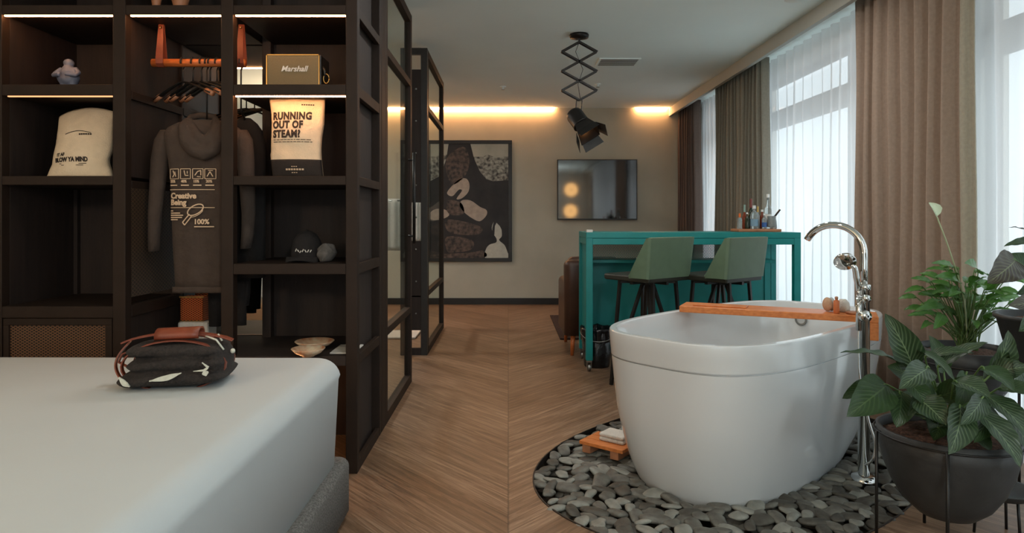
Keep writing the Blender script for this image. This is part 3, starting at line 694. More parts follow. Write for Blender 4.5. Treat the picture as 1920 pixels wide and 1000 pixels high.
# cap and pouch on the lower right shelf
cy_ = 3.2; cx_ = XX(576, cy_); cz = shelves[3][1]
cp = thing('cap', 'black cap with white lettering on the dark lower shelf', 'cap', (cx_, cy_, cz))
MB().rings([[Vector((cx_+.072*s*math.cos(t), cy_+.085*s*math.sin(t), cz+z)) for t in [2*PI*k/28 for k in range(28)]] for s, z in ((1, .0), (1.02, .03), (.98, .065), (.86, .1), (.62, .128), (.3, .143), (.05, .147))]).build('crown', 'blackcloth', cp, smooth=True)
MB().grid(lambda u, v: Vector((cx_+(u-.5)*.15, cy_-.075-.07*v*math.sin(PI*(.08+.84*u)), cz+.018-.01*v-.02*(2*u-1)**2*v+.004)), 16, 8).build('peak', 'blackcloth', cp, smooth=True, solid=.005)
MB().ball((cx_, cy_, cz+.149), (.007, .007, .004), 10, 6).build('button', 'blackcloth', cp)
q = MB()
for i in range(7):
    t_ = R(-115+i*9); q.tube([(cx_+.074*math.cos(t_)*1.0, cy_+.087*math.sin(t_), cz+.05+.008*math.sin(i*2)), (cx_+.074*math.cos(t_+.09), cy_+.087*math.sin(t_+.09), cz+.054+.008*math.cos(i*2.3))], .0025, 6)
q.build('lettering', 'paper', cp)
pc = MB().ball((XX(612, 3.14), 3.14, cz+.042), (.042, .05, .045), 24, 16)
for p in pc.v: p += Vector((1, .6, 1))*.014*noise.noise(p*38)
for p in pc.v: p.z = max(p.z, cz+.001)
tag(pc.build('cloth_pouch', mat('grey_cloth', (88, 84, 80), .95, 0, .3, 40, .3, 100), smooth=True), 'small crumpled grey cloth pouch beside the black cap', 'pouch')
# items at the very top shelf
for px, w_, lb in ((293, 17, 'tan ceramic vase at the top shelf edge, left of the pair'), (338, 30, 'tan ceramic vase at the top shelf edge, wider one of the pair')):
    yy = 3.12; rr = w_*.5*yy/F; zb = shelves[0][1]
    tag(MB().lathe([(rr*.4, 0), (rr*.62, .004), (rr*.8, .03), (rr*1.15, .08), (rr*1.2, .13), (rr*.8, .19), (rr*.55, .21), (rr*.5, .21), (rr*.45, .18)], (XX(px, yy), yy, zb), 28, cap=True).build('vase', 'tanwood', smooth=True), lb, 'vase')
# bench: bowls, paper, basket and towel
for px, py, rr, lb in ((590, 642, .092, 'cream and amber bowl on the wardrobe bench, the far larger one'), (578, 656, .075, 'cream and amber bowl on the wardrobe bench, the nearer one by the bed edge')):
    zb = .531; Y = (H-zb-.03)*F/(py-VY); c = (XX(px, Y), Y, zb)
    tag(MB().lathe([(rr*.35, .0), (rr*.4, .004), (rr*.75, .016), (rr, .036), (rr*.97, .038), (rr*.72, .02), (rr*.3, .010), (.002, .009)], c, 36, cap=True).build('bowl', 'bowl', smooth=True), lb, 'bowl')
tag(MB().box(XX(628, 3.14), XX(672, 3.14)+.0, 3.05, 3.25, .531, .536).build('notepad', 'paper'), 'white notepad lying on the wardrobe bench beside the post', 'notepad')
yy = 3.44
bk = thing('wire_basket', 'small copper mesh basket in front of the wardrobe mirror', 'basket', (XX(366, yy), yy, ZZ(601, yy)))
for zz in ((ZZ(601, yy), ZZ(556, yy)),):
    q = MB(); x0, x1, y0, y1 = XX(343, yy), XX(386, yy), yy-.03, yy+.05
    q.box(x0, x1, y0, y0+.002, *zz).box(x0, x1, y1-.002, y1, *zz).box(x0, x0+.002, y0, y1, *zz).box(x1-.002, x1, y0, y1, *zz).box(x0, x1, y0, y1, zz[0], zz[0]+.002); q.build('mesh_body', 'coppermesh', bk)
    q = MB()
    for z in zz: q.box(x0-.003, x1+.003, y0-.003, y0+.001, z-.004, z+.004)
    q.build('rim', 'brass', bk)
tag(MB().box(XX(341, yy), XX(398, yy), yy-.05, yy+.06, .531, ZZ(601, yy)-.001).build('folded_towel', 'towel', bevel=.012), 'folded white towel under the copper basket on the wardrobe bench', 'towel')
# ------------------------------------------------------------------ hanging rail, hangers, clothes
yr = 3.15; zr = ZZ(118, yr)
rl = thing('hanging_rail', 'orange wooden hanging rail slung on two leather straps', 'clothes rail', (XX(372, yr), yr, zr))
MB().tube([(XX(286, yr), yr, zr), (XX(460, yr), yr, zr)], .019, 20).build('dowel', 'wood', rl, smooth=True)
for px in (303, 453):
    x = XX(px, yr); zt = shelves[0][0]-.002; q = MB()
    pts = [Vector((x, yr-.004, zt)), Vector((x, yr-.022, zr+.02)), Vector((x, yr-.02, zr-.006)), Vector((x, yr-.008, zr-.021)), Vector((x, yr+.008, zr-.021)), Vector((x, yr+.02, zr-.006)), Vector((x, yr+.022, zr+.02)), Vector((x, yr+.004, zt))]
    rs = []
    for i, p in enumerate(pts):
        ww = .012+.005*min(1, (zt-p.z)/.15); rs.append([p+Vector((-ww, -.0015, 0)), p+Vector((ww, -.0015, 0)), p+Vector((ww, .0015, .001)), p+Vector((-ww, .0015, .001))])
    so = q.rings(rs).build('strap', 'leather_tan', rl)
    MB().ball((x, yr-.012, zt-.016), .006, 10, 6).build('rivet', 'brass', so, smooth=True)
hproto = []
def hanger_parts(neck, body, sp=.2, drop=.07):
    """local coords, plane XZ, rail centre at origin"""
    a = MB(); r = .024
    pts = [Vector((r*math.cos(t), 0, r*math.sin(t))) for t in [R(x) for x in range(200, -80, -14)]]
    pts += [Vector((0, 0, -r-.012)), Vector((0, 0, -neck))]
    a.tube(pts, .004, 8)
    b = MB(); b.tube([Vector((sp*s, 0, -neck-drop*abs(s)**1.3)) for s in [i/8-1 for i in range(17)]], [.008+.006*abs(i/8-1) for i in range(17)], 8, flat=.55)
    c = MB()
    for s in (-1, 1): c.tube([Vector((s*sp*.8, 0, -neck-drop*.75)), Vector((s*sp*1.03, 0, -neck-drop*1.05))], .012, 10)
    return a, b, c
HL = [(343, -27, .06), (362, -29, .075), (378, -24, .085), (394, -27, .07), (407, -24, .095)]
labels_h = ['leftmost empty hanger on the wooden rail', 'second empty hanger from the left on the wooden rail', 'third empty hanger from the left on the wooden rail', 'fourth empty hanger from the left on the wooden rail', 'empty hanger nearest the dark middle post']
first = None
for i, (px, ang, neck) in enumerate(HL):
    if first is None:
        h = thing('hanger', '', 'hanger', (0, 0, 0), 'empty hangers on the wooden rail'); a, b, c = hanger_parts(.09, 1)
        a.build('hook', 'darkmetal', h, smooth=True); b.build('shoulder_bar', 'darkmetal', h, smooth=True); c.build('grip', 'tanwood', h, smooth=True)
        refresh_kids(); first = h
    else: h = copy_tree(first)
    h['label'] = 'dark ' + labels_h[i]; h.location = (XX(px, yr), yr, zr+.0); h.rotation_euler = (0, 0, R(ang+180))
    refresh_kids()
    for ch in KIDS[h.name]:
        if ch.name.startswith('hook'): ch.rotation_euler = (0, 0, R(90-ang-180))
# hoodie
def mapgar(px, py, Y): return P(px, py, Y)
hy = 3.15
hd_ = thing('long_hoodie', 'long dark hooded top printed with Creative Being on the wooden rail', 'hooded top', (XX(380, hy), hy, ZZ(548, hy)))
h2 = thing('hanger', 'hanger holding up the printed hooded top', 'hanger', (XX(388, yr), yr, zr))
a, b, c = hanger_parts(.27, 1, .17, .06)
for p in a.v: p.x, p.y = -p.y, p.x
for q, nm, m_ in ((a, 'hook', 'darkmetal'), (b, 'shoulder_bar', 'darkmetal')):
    for p in q.v: p += Vector(h2.location)
    q.build(nm, m_, h2, smooth=True)
kk = hy/F
def gring(px0, px1, py, d, seed=0, n=40, exp=2.4, wr=.004):
    cx = XX((px0+px1)/2, hy); a = (px1-px0)/2*kk; z = ZZ(py, hy); r = []
    for k in range(n):
        t = 2*PI*k/n; x, y = SE(t, a, d, exp); q = Vector((cx+x, hy+y, z))
        q.y += wr*math.sin(x*60+seed)*(1 if y < 0 else .5)+.008*noise.noise(Vector((x*12, z*5, seed))); r.append(q)
    return r
rows = [(352, 414, 226, .03), (335, 432, 231, .045), (316, 448, 240, .055), (308, 456, 250, .06), (310, 452, 270, .065), (318, 444, 300, .065), (322, 440, 340, .065), (324, 438, 400, .062), (326, 438, 460, .06), (330, 437, 520, .058), (332, 437, 547, .055)]
MB().rings([gring(a_, b_, c_, d_) for a_, b_, c_, d_ in rows]).build('torso', 'hoodie', hd_, smooth=True)
def sleeve(pts, ws, d=.034):
    rs = []
    for (px, py), w_ in zip(pts, ws):
        c = P(px, py, hy+.01); rs.append([c+Vector((w_*kk*math.cos(t), d*math.sin(t)+.004*math.sin(py*.1+t*2), .15*w_*kk*math.sin(t*1.0))) for t in [2*PI*k/20 for k in range(20)]])
    return MB().rings(rs)
sleeve([(318, 244), (306, 262), (300, 300), (296, 350), (291, 400), (289, 440), (290, 470)], [17, 17, 16, 14, 12, 11, 9]).build('sleeve', 'hoodie', hd_, smooth=True)
sleeve([(446, 244), (456, 262), (461, 300), (464, 350), (466, 400), (464, 440), (461, 465)], [17, 17, 16, 14, 12, 11, 9]).build('sleeve', 'hoodie', hd_, smooth=True)
hoodm = MB()
# hood draped over the chest: two thick folded flaps meeting in a V plus back loop
hoodm.tube([P(352, 226, hy-.01), P(346, 240, hy-.05), P(350, 262, hy-.075), P(364, 281, hy-.085), P(384, 288, hy-.085), (P(400, 281, hy-.08)), P(408, 262, hy-.07), P(408, 240, hy-.05), P(404, 228, hy-.01)], [.02, .03, .034, .036, .036, .034, .03, .028, .02], 14)
hoodm.tube([P(356, 224, hy-.01), P(362, 240, hy-.06), P(374, 258, hy-.085), P(388, 272, hy-.09)], [.014, .02, .022, .016], 12)
hoodm.tube([P(404, 222, hy-.01), P(402, 240, hy-.06), P(394, 258, hy-.085), P(382, 272, hy-.09)], [.014, .02, .022, .016], 12)
hoodm.tube([P(352, 228, hy+.02), P(358, 220, hy+.04), P(380, 216, hy+.05), P(400, 220, hy+.04), P(408, 228, hy+.02)], [.016, .018, .018, .018, .016], 12)
hoodm.ball(P(362, 268, hy-.055), (.055, .04, .055), 20, 12).ball(P(378, 280, hy-.05), (.05, .04, .03), 20, 12)
hoodm.build('hood', 'hoodie', hd_, remesh=.009)
MB().grid(lambda u, v: P(333+104*u, 536+11*v, hy)+Vector((0, -.061+.01*(2*u-1)**2, 0)), 20, 3).build('hem_band', 'hoodie', hd_, smooth=True, solid=.004)
def fh(px, py):
    u = (px-324)/(438-324); x = (px-381)*kk; dd = .063*(1-abs((px-381)/58.)**2.4)**(1/2.4) if abs(px-381) < 57 else 0
    return Vector((XX(px, hy), hy-dd-.0165, ZZ(py, hy)))
q = MB()
def line(q, pts, wpx=1.0):
    for (x0, y0), (x1, y1) in zip(pts[:-1], pts[1:]):
        d = Vector((x1-x0, y1-y0)); n_ = max(1, int(d.length/8)); nn = Vector((-d.y, d.x)).normalized()*wpx/2
        for i in range(n_):
            a_ = Vector((x0, y0))+d*i/n_; b_ = Vector((x0, y0))+d*(i+1)/n_
            q.add([fh(*(a_-nn)), fh(*(b_-nn)), fh(*(b_+nn)), fh(*(a_+nn))], [(0, 1, 2, 3)])
for x0 in (330, 353, 376, 398):
    line(q, [(x0, 319), (x0+19, 319), (x0+19, 337), (x0, 337), (x0, 319)], 1.1)
line(q, [(337, 322), (340, 329), (336, 334)], 1.6); line(q, [(341, 324), (343, 333)], 1.5)
line(q, [(360, 322), (362, 331), (368, 331)], 1.6); line(q, [(366, 323), (366, 328)], 1.4)
line(q, [(380, 331), (385, 324), (391, 322), (391, 331)], 1.6); line(q, [(384, 333), (391, 334)], 1.4)
line(q, [(402, 333), (407, 324), (412, 333)], 1.6); line(q, [(404, 322), (412, 322)], 1.3)
for s, x in (('25%', 331), ('40%', 354), ('15%', 377), ('20%', 400)): txt_on(q, s, x, 344, 4.8, fh, off=.25, sx=.95)
for x in (331, 354, 377, 399): line(q, [(x, 349), (x+15, 349)], 2.2)
line(q, [(330, 357), (415, 357)], 1.2); line(q, [(331, 390), (415, 390)], 1.2)
txt_on(q, 'Creative', 332, 373, 10, fh, off=.55, sx=1.02); txt_on(q, 'Being', 332, 385, 10, fh, off=.55, sx=1.02)
for y_, l_ in ((396, 5), (400, 20), (404, 26), (408, 24), (412, 15)): line(q, [(332, y_), (332+l_, y_)], 2)
txt_on(q, '100%', 378, 420, 9, fh, off=.4, sx=1.0); line(q, [(379, 425), (414, 425)], 1.8)
pan = [(381+16*math.cos(t)*math.cos(-.5)-8*math.sin(t)*math.sin(-.5), 394+16*math.cos(t)*math.sin(-.5)+8*math.sin(t)*math.cos(-.5)) for t in [2*PI*k/20 for k in range(21)]]
line(q, pan, 2); line(q, [(x, y+3) for x, y in pan[2:9]], 1.2); line(q, [(370, 402), (357, 417), (361, 422), (374, 406)], 1.8)
q.build('chest_print', 'print', hd_, solid=.0015)
# trousers below and the black coat behind
ty_ = 3.30; tk = ty_/F
def leg(pxs, pys, ws, Y, name, m_, parent):
    rs = []
    for px, py, w_ in zip(pxs, pys, ws):
        c = P(px, py, Y); rs.append([c+Vector((w_*Y/F*math.cos(t), .02*math.sin(t), 0)) for t in [2*PI*k/16 for k in range(16)]])
    return MB().rings(rs).build(name, m_, parent, smooth=True)
tp = thing('hanging_trousers', 'dark trousers hanging below the printed hooded top', 'trousers', (XX(405, ty_), ty_, ZZ(612, ty_)))
leg([402, 403, 404, 403], [240, 400, 540, 612], [17, 16, 14, 11], ty_, 'leg', 'blackcloth', tp); leg([420, 421, 422, 421], [240, 400, 530, 600], [15, 15, 13, 11], ty_+.03, 'leg', 'blackcloth', tp)
ct = thing('hanging_coat', 'black coat hanging behind the dark middle post', 'coat', (XX(470, 3.28), 3.28, ZZ(522, 3.28)))
rs = []
for a_, b_, c_, d_ in ((450, 470, 222, .02), (438, 482, 232, .03), (432, 492, 246, .035), (430, 497, 280, .035), (432, 497, 400, .035), (434, 497, 521, .035)):
    cx = XX((a_+b_)/2, 3.28); w_ = (b_-a_)/2*3.28/F; rs.append([Vector((cx+SE(t, w_, d_, 2.6)[0], 3.28+SE(t, w_, d_, 2.6)[1], ZZ(c_, 3.28))) for t in [2*PI*k/28 for k in range(28)]])
MB().rings(rs).build('coat_body', 'blackcloth', ct, smooth=True)
leg([450, 451, 452, 452], [518, 540, 575, 610], [12, 11, 10, 10], 3.28, 'lining_tail', 'blackcloth', ct)
leg([462, 462, 461], [518, 550, 573], [8, 7, 5], 3.29, 'lining_tail', 'blackcloth', ct)
h3 = thing('hanger', 'hanger holding the black coat behind the middle post', 'hanger', (XX(452, yr), yr, zr))
a, b, c = hanger_parts(.22, 1, .05, .02)
for p in a.v: p.x, p.y = -p.y, p.x; p += Vector(h3.location)
a.build('hook', 'darkmetal', h3, smooth=True)
b = MB().tube([Vector(h3.location)+Vector((0, 0, -.22)), Vector((XX(460, 3.28), 3.28, ZZ(228, 3.28)))], .006); b.build('shoulder_bar', 'darkmetal', h3, smooth=True)

# ------------------------------------------------------------------ back wall: picture, TV
px0, px1, py0, py1 = 800, 960, 263, 491; ya = YB-.035
ax0, ax1, az0, az1 = XX(px0, ya), XX(px1, ya), ZZ(py1, ya), ZZ(py0, ya)
pic = thing('framed_picture', 'large black framed monochrome collage picture on the back wall', 'picture', ((ax0+ax1)/2, YB-.02, az0))
q = MB(); b_ = .05
q.box(ax0, ax1, ya-.005, YB-.001, az1-b_, az1).box(ax0, ax1, ya-.005, YB-.001, az0, az0+b_).box(ax0, ax0+b_, ya-.005, YB-.001, az0+b_, az1-b_).box(ax1-b_, ax1, ya-.005, YB-.001, az0+b_, az1-b_)
q.build('frame', 'black', pic, bevel=.004)
m_art_dark = mat('picture_black', (38, 32, 30), .6, 0, .5, 5); m_art_scene = mat('picture_townscape', (176, 172, 158), .6, 0, .3, 26, rgb2=(36, 32, 30))
m_art_sky = mat('picture_sky', (172, 168, 152), .6, 0, .1, 6); m_art_pale = mat('picture_pale', (172, 154, 138), .6, 0, .12, 20); m_art_white = mat('picture_white', (188, 184, 170), .6, 0, .1, 12)
m_art_mid = mat('picture_midtone', (104, 84, 72), .6, 0, .5, 22, rgb2=(34, 28, 26))
MB().box(ax0+b_, ax1-b_, ya+.006, YB-.001, az0+b_, az1-b_).build('canvas', m_art_dark, pic)
def pshape(pts, m_, name, d): # painted area as a thin layer of the picture
    if name in ('hand', 'sleeve', 'figure', 'shadowed_shape'):
        n0 = len(pts); out = []
        for i in range(n0):
            p0, p1, p2, p3 = pts[i-1], pts[i], pts[(i+1) % n0], pts[(i+2) % n0]
            for k in range(4):
                t = k/4; out.append(tuple(.5*(2*p1[j]+(p2[j]-p0[j])*t+(2*p0[j]-5*p1[j]+4*p2[j]-p3[j])*t*t+(3*p1[j]-p0[j]-3*p2[j]+p3[j])*t**3) for j in (0, 1)))
        pts = [(x, min(y, 484)) for x, y in out]
    n_ = len(pts); fr_ = [Vector((XX(x, ya), ya+.006-d, ZZ(y, ya))) for x, y in pts]; bk_ = [p+Vector((0, d*.5, 0)) for p in fr_]
    q = MB().add(fr_+bk_, [tuple(range(n_)), tuple(reversed(range(n_, 2*n_)))]+[(i, (i+1) % n_, n_+(i+1) % n_, n_+i) for i in range(n_)]); return q.build(name, m_, pic)
pshape([(882, 270), (953, 270), (953, 338), (925, 340), (912, 336), (900, 322), (890, 300)], m_art_scene, 'townscape', .002)
pshape([(882, 270), (953, 270), (953, 293), (930, 296), (915, 290), (905, 294), (888, 294)], m_art_sky, 'sky', .003)
pshape([(806, 270), (840, 270), (836, 300), (826, 330), (806, 340)], m_art_scene, 'townscape', .002)
pshape([(806, 270), (841, 270), (838, 290), (806, 294)], m_art_sky, 'sky', .003)
pshape([(838, 362), (850, 346), (862, 336), (874, 335), (880, 345), (878, 360), (866, 372), (856, 373), (866, 358), (860, 356), (848, 368)], m_art_pale, 'hand', .002)
pshape([(866, 376), (882, 376), (900, 388), (912, 394), (912, 404), (900, 415), (886, 410), (870, 398), (862, 386)], m_art_pale, 'hand', .002)
pshape([(806, 400), (818, 392), (836, 394), (842, 404), (826, 412), (808, 412)], m_art_pale, 'hand', .002)
pshape([(838, 412), (880, 418), (904, 428), (896, 440), (860, 440), (838, 432)], m_art_mid, 'sleeve', .002)
pshape([(838, 444), (884, 450), (884, 468), (850, 474), (838, 470)], m_art_mid, 'sleeve', .002)
pshape([(840, 376), (864, 380), (870, 400), (850, 404), (838, 396)], m_art_mid, 'sleeve', .002)
pshape([(836, 300), (868, 275), (880, 300), (872, 330), (846, 345)], m_art_mid, 'shadowed_shape', .002)
pshape([(806, 478), (880, 474), (905, 470), (905, 484), (806, 484)], m_art_mid, 'sleeve', .002)
pshape([(910, 484), (911, 468), (918, 459), (930, 455), (931, 448), (926, 440), (922, 428), (926, 416), (934, 414), (939, 424), (941, 442), (936, 449), (938, 453), (946, 460), (951, 472), (952, 484)], m_art_white, 'figure', .002)
pshape([(923, 428), (926, 415), (932, 412), (938, 418), (941, 432), (937, 424), (931, 418), (928, 424), (927, 440), (923, 448)], m_art_dark, 'figure_hair', .004)
tx0, tx1, tz0, tz1 = XX(1045, 8.84), XX(1195, 8.84), ZZ(413, 8.84), ZZ(299, 8.84)
tv = thing('television', 'black flat television on the back wall reflecting the windows', 'television', ((tx0+tx1)/2, 8.87, tz0))
MB().box(tx0, tx1, 8.84, 8.89, tz0, tz1).build('casing', 'black', tv, bevel=.004)
MB().box(tx0+.012, tx1-.012, 8.836, 8.842, tz0+.02, tz1-.012).build('screen', 'tv', tv)
MB().box((tx0+tx1)/2-.2, (tx0+tx1)/2+.2, 8.885, YB-.002, tz0+.15, tz1-.2).build('wall_bracket', 'darkmetal', tv)
# round wall lamps on the wall behind the viewer (seen in the television)
for i, (px, py, lb) in enumerate(((1071, 356, 'round woven wall lamp reflected in the television, upper one'), (1070, 396, 'round woven wall lamp reflected in the television, lower one'))):
    V = 2*8.836-(YF+.06); X = XX(px, V); Z = ZZ(py, V)
    t = thing('wall_lamp', lb, 'lamp', (X, YF+.02, Z), 'round lamps on the wall behind the bed')
    m3 = Matrix.Rotation(R(90), 3, 'X')
    MB().lathe([(.012, .0), (.2, .03), (.21, .05), (.2, .06), (.02, .02)], (X, YF+.06, Z), 32, ax=m3).build('shade', M.setdefault('lampshade', emis('lit_lampshade', (1, .55, .2), 2.6)), t, smooth=True)
    MB().tube([(X, YF, Z), (X, YF+.05, Z)], .04, 16).build('mount', 'black', t)
    MB().ball((X, YF+.09, Z), .03, 12, 8).build('bulb_cap', 'black', t)
# ------------------------------------------------------------------ ceiling: lamp, vent, sprinklers
ly = 5.35; lx = XX(1086, ly)
lp = thing('scissor_lamp', 'black scissor arm ceiling spotlight with barn door flaps', 'ceiling lamp', (lx, ly, CZ))
MB().lathe([(.002, CZ-.001), (.074, CZ-.001), (.078, CZ-.01), (.074, CZ-.03), (.03, CZ-.036), (.002, CZ-.036)], (lx, ly, 0), 32).build('ceiling_rose', 'darkmetal', lp, smooth=True)
hw = .14; ztop = ZZ(79, ly); zbot = ZZ(188, ly); nd = 3; dz = (ztop-zbot)/nd
for k in range(nd):
    za = ztop-dz*k; zm = za-dz/2; zc = za-dz
    for s in (-1, 1):
        for y_ in (-.02, .02):
            MB().bar((lx, ly+y_, za), (lx+s*hw, ly+y_, zm), .006, .014).build('arm_bar', 'darkmetal', lp)
            MB().bar((lx+s*hw, ly+y_, zm), (lx, ly+y_, zc), .006, .014).build('arm_bar', 'darkmetal', lp)
        MB().tube([(lx+s*hw, ly-.03, zm), (lx+s*hw, ly+.03, zm)], .006, 10).build('pivot_pin', 'darkmetal', lp)
MB().bar((lx, ly, CZ-.03), (lx, ly, ztop-.005), .016).build('stem', 'darkmetal', lp)
q = MB()
for s in (-.022, .022): q.bar((lx+s, ly, zbot), (lx+s-.008, ly, ZZ(212, ly)), .009)
q.build('yoke', 'darkmetal', lp)
q = MB().tube([(lx, ly, ztop), (lx-.03, ly-.01, ztop-.08), (lx+.03, ly, ztop-.22), (lx-.01, ly, ztop-.34), (lx+.01, ly, zbot)], .0025, 6); q.build('cable', 'black', lp, smooth=True)
hc = P(1082, 222, ly); ax = (P(1108, 276, ly)+Vector((.03, -.15, 0))-hc).normalized()
u_ = ax.cross(Vector((0, 1, 0))).normalized(); v_ = ax.cross(u_).normalized(); m3 = Matrix((u_, v_, ax)).transposed()
MB().lathe([(.002, -.085), (.03, -.082), (.062, -.06), (.07, -.03), (.07, .07), (.074, .075), (.07, .08), (.05, .08)], hc, 28, ax=m3).build('lamp_head', 'darkmetal', lp, smooth=True)
q = MB()
def sq(s, z, off=0): return [hc+m3@Vector((x*s, y*s, z)) for x, y in ((-1, -1), (1, -1), (1, 1), (-1, 1))]
q.rings([sq(.055, .075), sq(.085, .19), sq(.081, .19), sq(.05, .078)], cap=False); q.build('square_shade', 'darkmetal', lp)
for i, (sx_, sy_) in enumerate(((1, 0), (-1, 0), (0, 1), (0, -1))):
    d1 = Vector((sx_, sy_, 0)); d2 = Vector((-sy_, sx_, 0)); z = .19
    pts = [hc+m3@p for p in (d1*.086-d2*.07+Vector((0, 0, z-.03)), d1*.086+d2*.07+Vector((0, 0, z-.03)), d1*(.13)+d2*.085+Vector((0, 0, z+.05)), d1*(.13)-d2*.085+Vector((0, 0, z+.05)))]
    MB().add(pts, [(0, 1, 2, 3)]).build('barn_door', 'steel' if i < 1 else 'darkmetal', lp, solid=.003)
MB().ball(hc+ax*.09, .035, 16, 10).build('bulb', emis('warm_bulb', (1, .42, .14), 3), lp, smooth=True)
# vent
vt = thing('ceiling_vent', 'slotted white air vent in the ceiling beside the scissor lamp', 'vent', (XX(1157, 6.27), 6.27, CZ))
vx0, vx1 = XX(1120, 6.27), XX(1197, 6.27)
MB().box(vx0, vx1, 6.13, 6.42, CZ-.012, CZ-.001).build('frame', 'ceiling', vt, bevel=.003)
q = MB()
for k in range(5): q.box(vx0+.02, vx1-.02, 6.155+k*.052, 6.185+k*.052, CZ-.0125, CZ-.0115)
q.build('slots', 'black', vt)
for px, py, lb in ((943, 162, 'small ceiling sprinkler left of the scissor lamp'), (1121, 157, 'small ceiling sprinkler behind the scissor lamp')):
    Y = (CZ-H)*F/(VY-py); x = XX(px, Y)
    t = thing('sprinkler', lb, 'sprinkler', (x, Y, CZ)); MB().lathe([(.002, CZ-.001), (.035, CZ-.001), (.035, CZ-.008), (.01, CZ-.012), (.008, CZ-.035), (.002, CZ-.036)], (x, Y, 0), 16).build('body', 'ceiling', t, smooth=True)
    MB().lathe([(.002, CZ-.04), (.018, CZ-.04), (.018, CZ-.037), (.002, CZ-.037)], (x, Y, 0), 16).build('deflector', 'steel', t)
Y = (CZ-H)*F/(VY+3); x = XX(1490, Y)
tag(MB().lathe([(.002, CZ-.001), (.09, CZ-.001), (.085, CZ-.02), (.002, CZ-.025)], (x, Y-.05, 0), 24).build('smoke_detector', 'ceiling', smooth=True), 'round smoke detector on the ceiling at the top edge', 'smoke detector')
# ------------------------------------------------------------------ teal bar counter
yb = 4.99; kb = yb/F
bar = thing('bar_counter', 'teal metal bar counter on castors with mesh and solid back panels', 'bar counter', (XX(1300, yb), 5.2, 0))
bx0, bx1 = XX(1099, yb), XX(1502, yb); ztp = ZZ(436, yb); zl = .055; yk = 5.45
MB().box(bx0, bx1, yb, yk+.05, ZZ(447, yb), ztp).build('counter_top', 'teal', bar, bevel=.003)
for x in (bx0, bx1-.05):
    for y in (yb, yk):
        MB().box(x, x+.05, y, y+.05, zl+.03, ZZ(447, yb)).build('leg', 'teal', bar, bevel=.003)
        wl_ = MB().lathe([(.003, -.012), (.024, -.012), (.028, -.006), (.028, .006), (.024, .012), (.003, .012)], (x+.025, y+.03, .028), 20, ax=Matrix.Rotation(R(90), 3, 'Y')).build('castor', 'steel', bar, smooth=True)
        MB().box(x+.007, x+.011, y+.01, y+.04, .02, .075).box(x+.039, x+.043, y+.01, y+.04, .02, .075).box(x+.005, x+.045, y+.005, y+.045, .07, zl+.032).build('fork', 'steel', wl_)
zr_ = (ZZ(459, yb), ZZ(447.5, yb))
for y in (yb, yk+.01): MB().box(bx0+.05, bx1-.05, y+.002, y+.036, *zr_).build('apron', 'teal', bar, bevel=.002)
for x in (bx0, bx1-.05): MB().box(x+.003, x+.045, yb+.05, yk, *zr_).build('apron', 'teal', bar, bevel=.002)
xs1 = XX(1436, yk)
MB().box(xs1-.01, xs1+.045, yk, yk+.05, .1, ZZ(447, yb)).build('leg', 'teal', bar, bevel=.003)
MB().box(bx0+.05, xs1, yb+.25, yk+.03, .80, .825).build('shelf', 'teal', bar, bevel=.003)
MB().box(bx0+.05, xs1, yk+.012, yk+.022, .13, .80).build('back_panel', 'teal', bar)
MB().box(bx0+.05, xs1, yk+.016, yk+.018, .825, zr_[0]).build('mesh_panel', 'tealmesh', bar)
MB().box(bx0+.02, bx0+.028, yb+.05, yk, .13, zr_[0]).build('side_panel', 'teal', bar)
MB().box(bx0+.05, xs1, yk+.004, yk+.044, .12, .16).build('rail', 'teal', bar)
MB().box(XX(1101, yb), XX(1112, yb), yb+.02, yb+.07, ztp+.001, ztp+.02).build('white_block', 'paper')
o = D.objects['white_block']; o.name = 'card_holder'; tag(o, 'tiny white card holder on the left corner of the bar', 'card holder')
# bottle standing on the shelf behind stool
# ------------------------------------------------------------------ stools
def make_stool():
    t = thing('bar_stool', '', 'bar stool', (0, 0, 0), 'green bar stools at the teal bar'); zs = .745
    sh = MB(); hw_ = .212
    # shell: back + side wings (outer)
    def shell(u, v, inner=0):
        # u 0..1 around left wing -> back -> right wing ; v 0 bottom..1 top
        L_ = .155; tot = 2*L_+2*hw_; s_ = u*tot; w_ = hw_+.012*v
        if s_ < L_: x = -w_; y = -.18+L_-s_; side = (L_-s_)/L_
        elif s_ < L_+2*hw_: x = -w_+(s_-L_)*(2*w_/(2*hw_)); y = -.18; side = 0
        else: x = w_; y = -.18+(s_-L_-2*hw_); side = (s_-L_-2*hw_)/L_
        top = .27*(1-max(0, (side-.12)/.88)*.96)
        y2 = y-.03*v*(1-side); return Vector((x, y2, zs+.01+top*v))
    sh.grid(lambda u, v: shell(u, v), 60, 10)
    sh.build('shell', 'green', t, smooth=False, solid=.022, bevel=0)
    st_ = MB(); st_.rings([[Vector((x, y, z)) for x, y in ((-.21, -.185), (.21, -.185), (.19, .23), (.16, .25), (-.16, .25), (-.19, .23))] for z in (zs-.018, zs+.022)]); st_.build('seat', 'greendark', t, bevel=.01)
    fr_ = MB().box(-.17, .17, -.012, .012, zs-.04, zs-.02).box(-.012, .012, -.17, .17, zs-.04, zs-.02).lathe([(.002, zs-.05), (.05, zs-.05), (.05, zs-.02), (.002, zs-.02)], (0, 0, 0), 16); fr_.build('under_frame', 'darkmetal', t)
    for k in range(4):
        a = R(45+90*k+5); d = Vector((math.cos(a), math.sin(a), 0)); f_ = d*.25
        q = MB().bar(d*.19+Vector((0, 0, zs-.022)), f_+Vector((0, 0, 0)), .02, .02).bar(d*.03+Vector((0, 0, zs-.03)), f_+Vector((0, 0, .03)), .02, .02).bar(d*.02+Vector((0, 0, zs-.03)), d*.195+Vector((0, 0, zs-.03)), .02)
        q.build('leg', 'darkmetal', t)
    return t
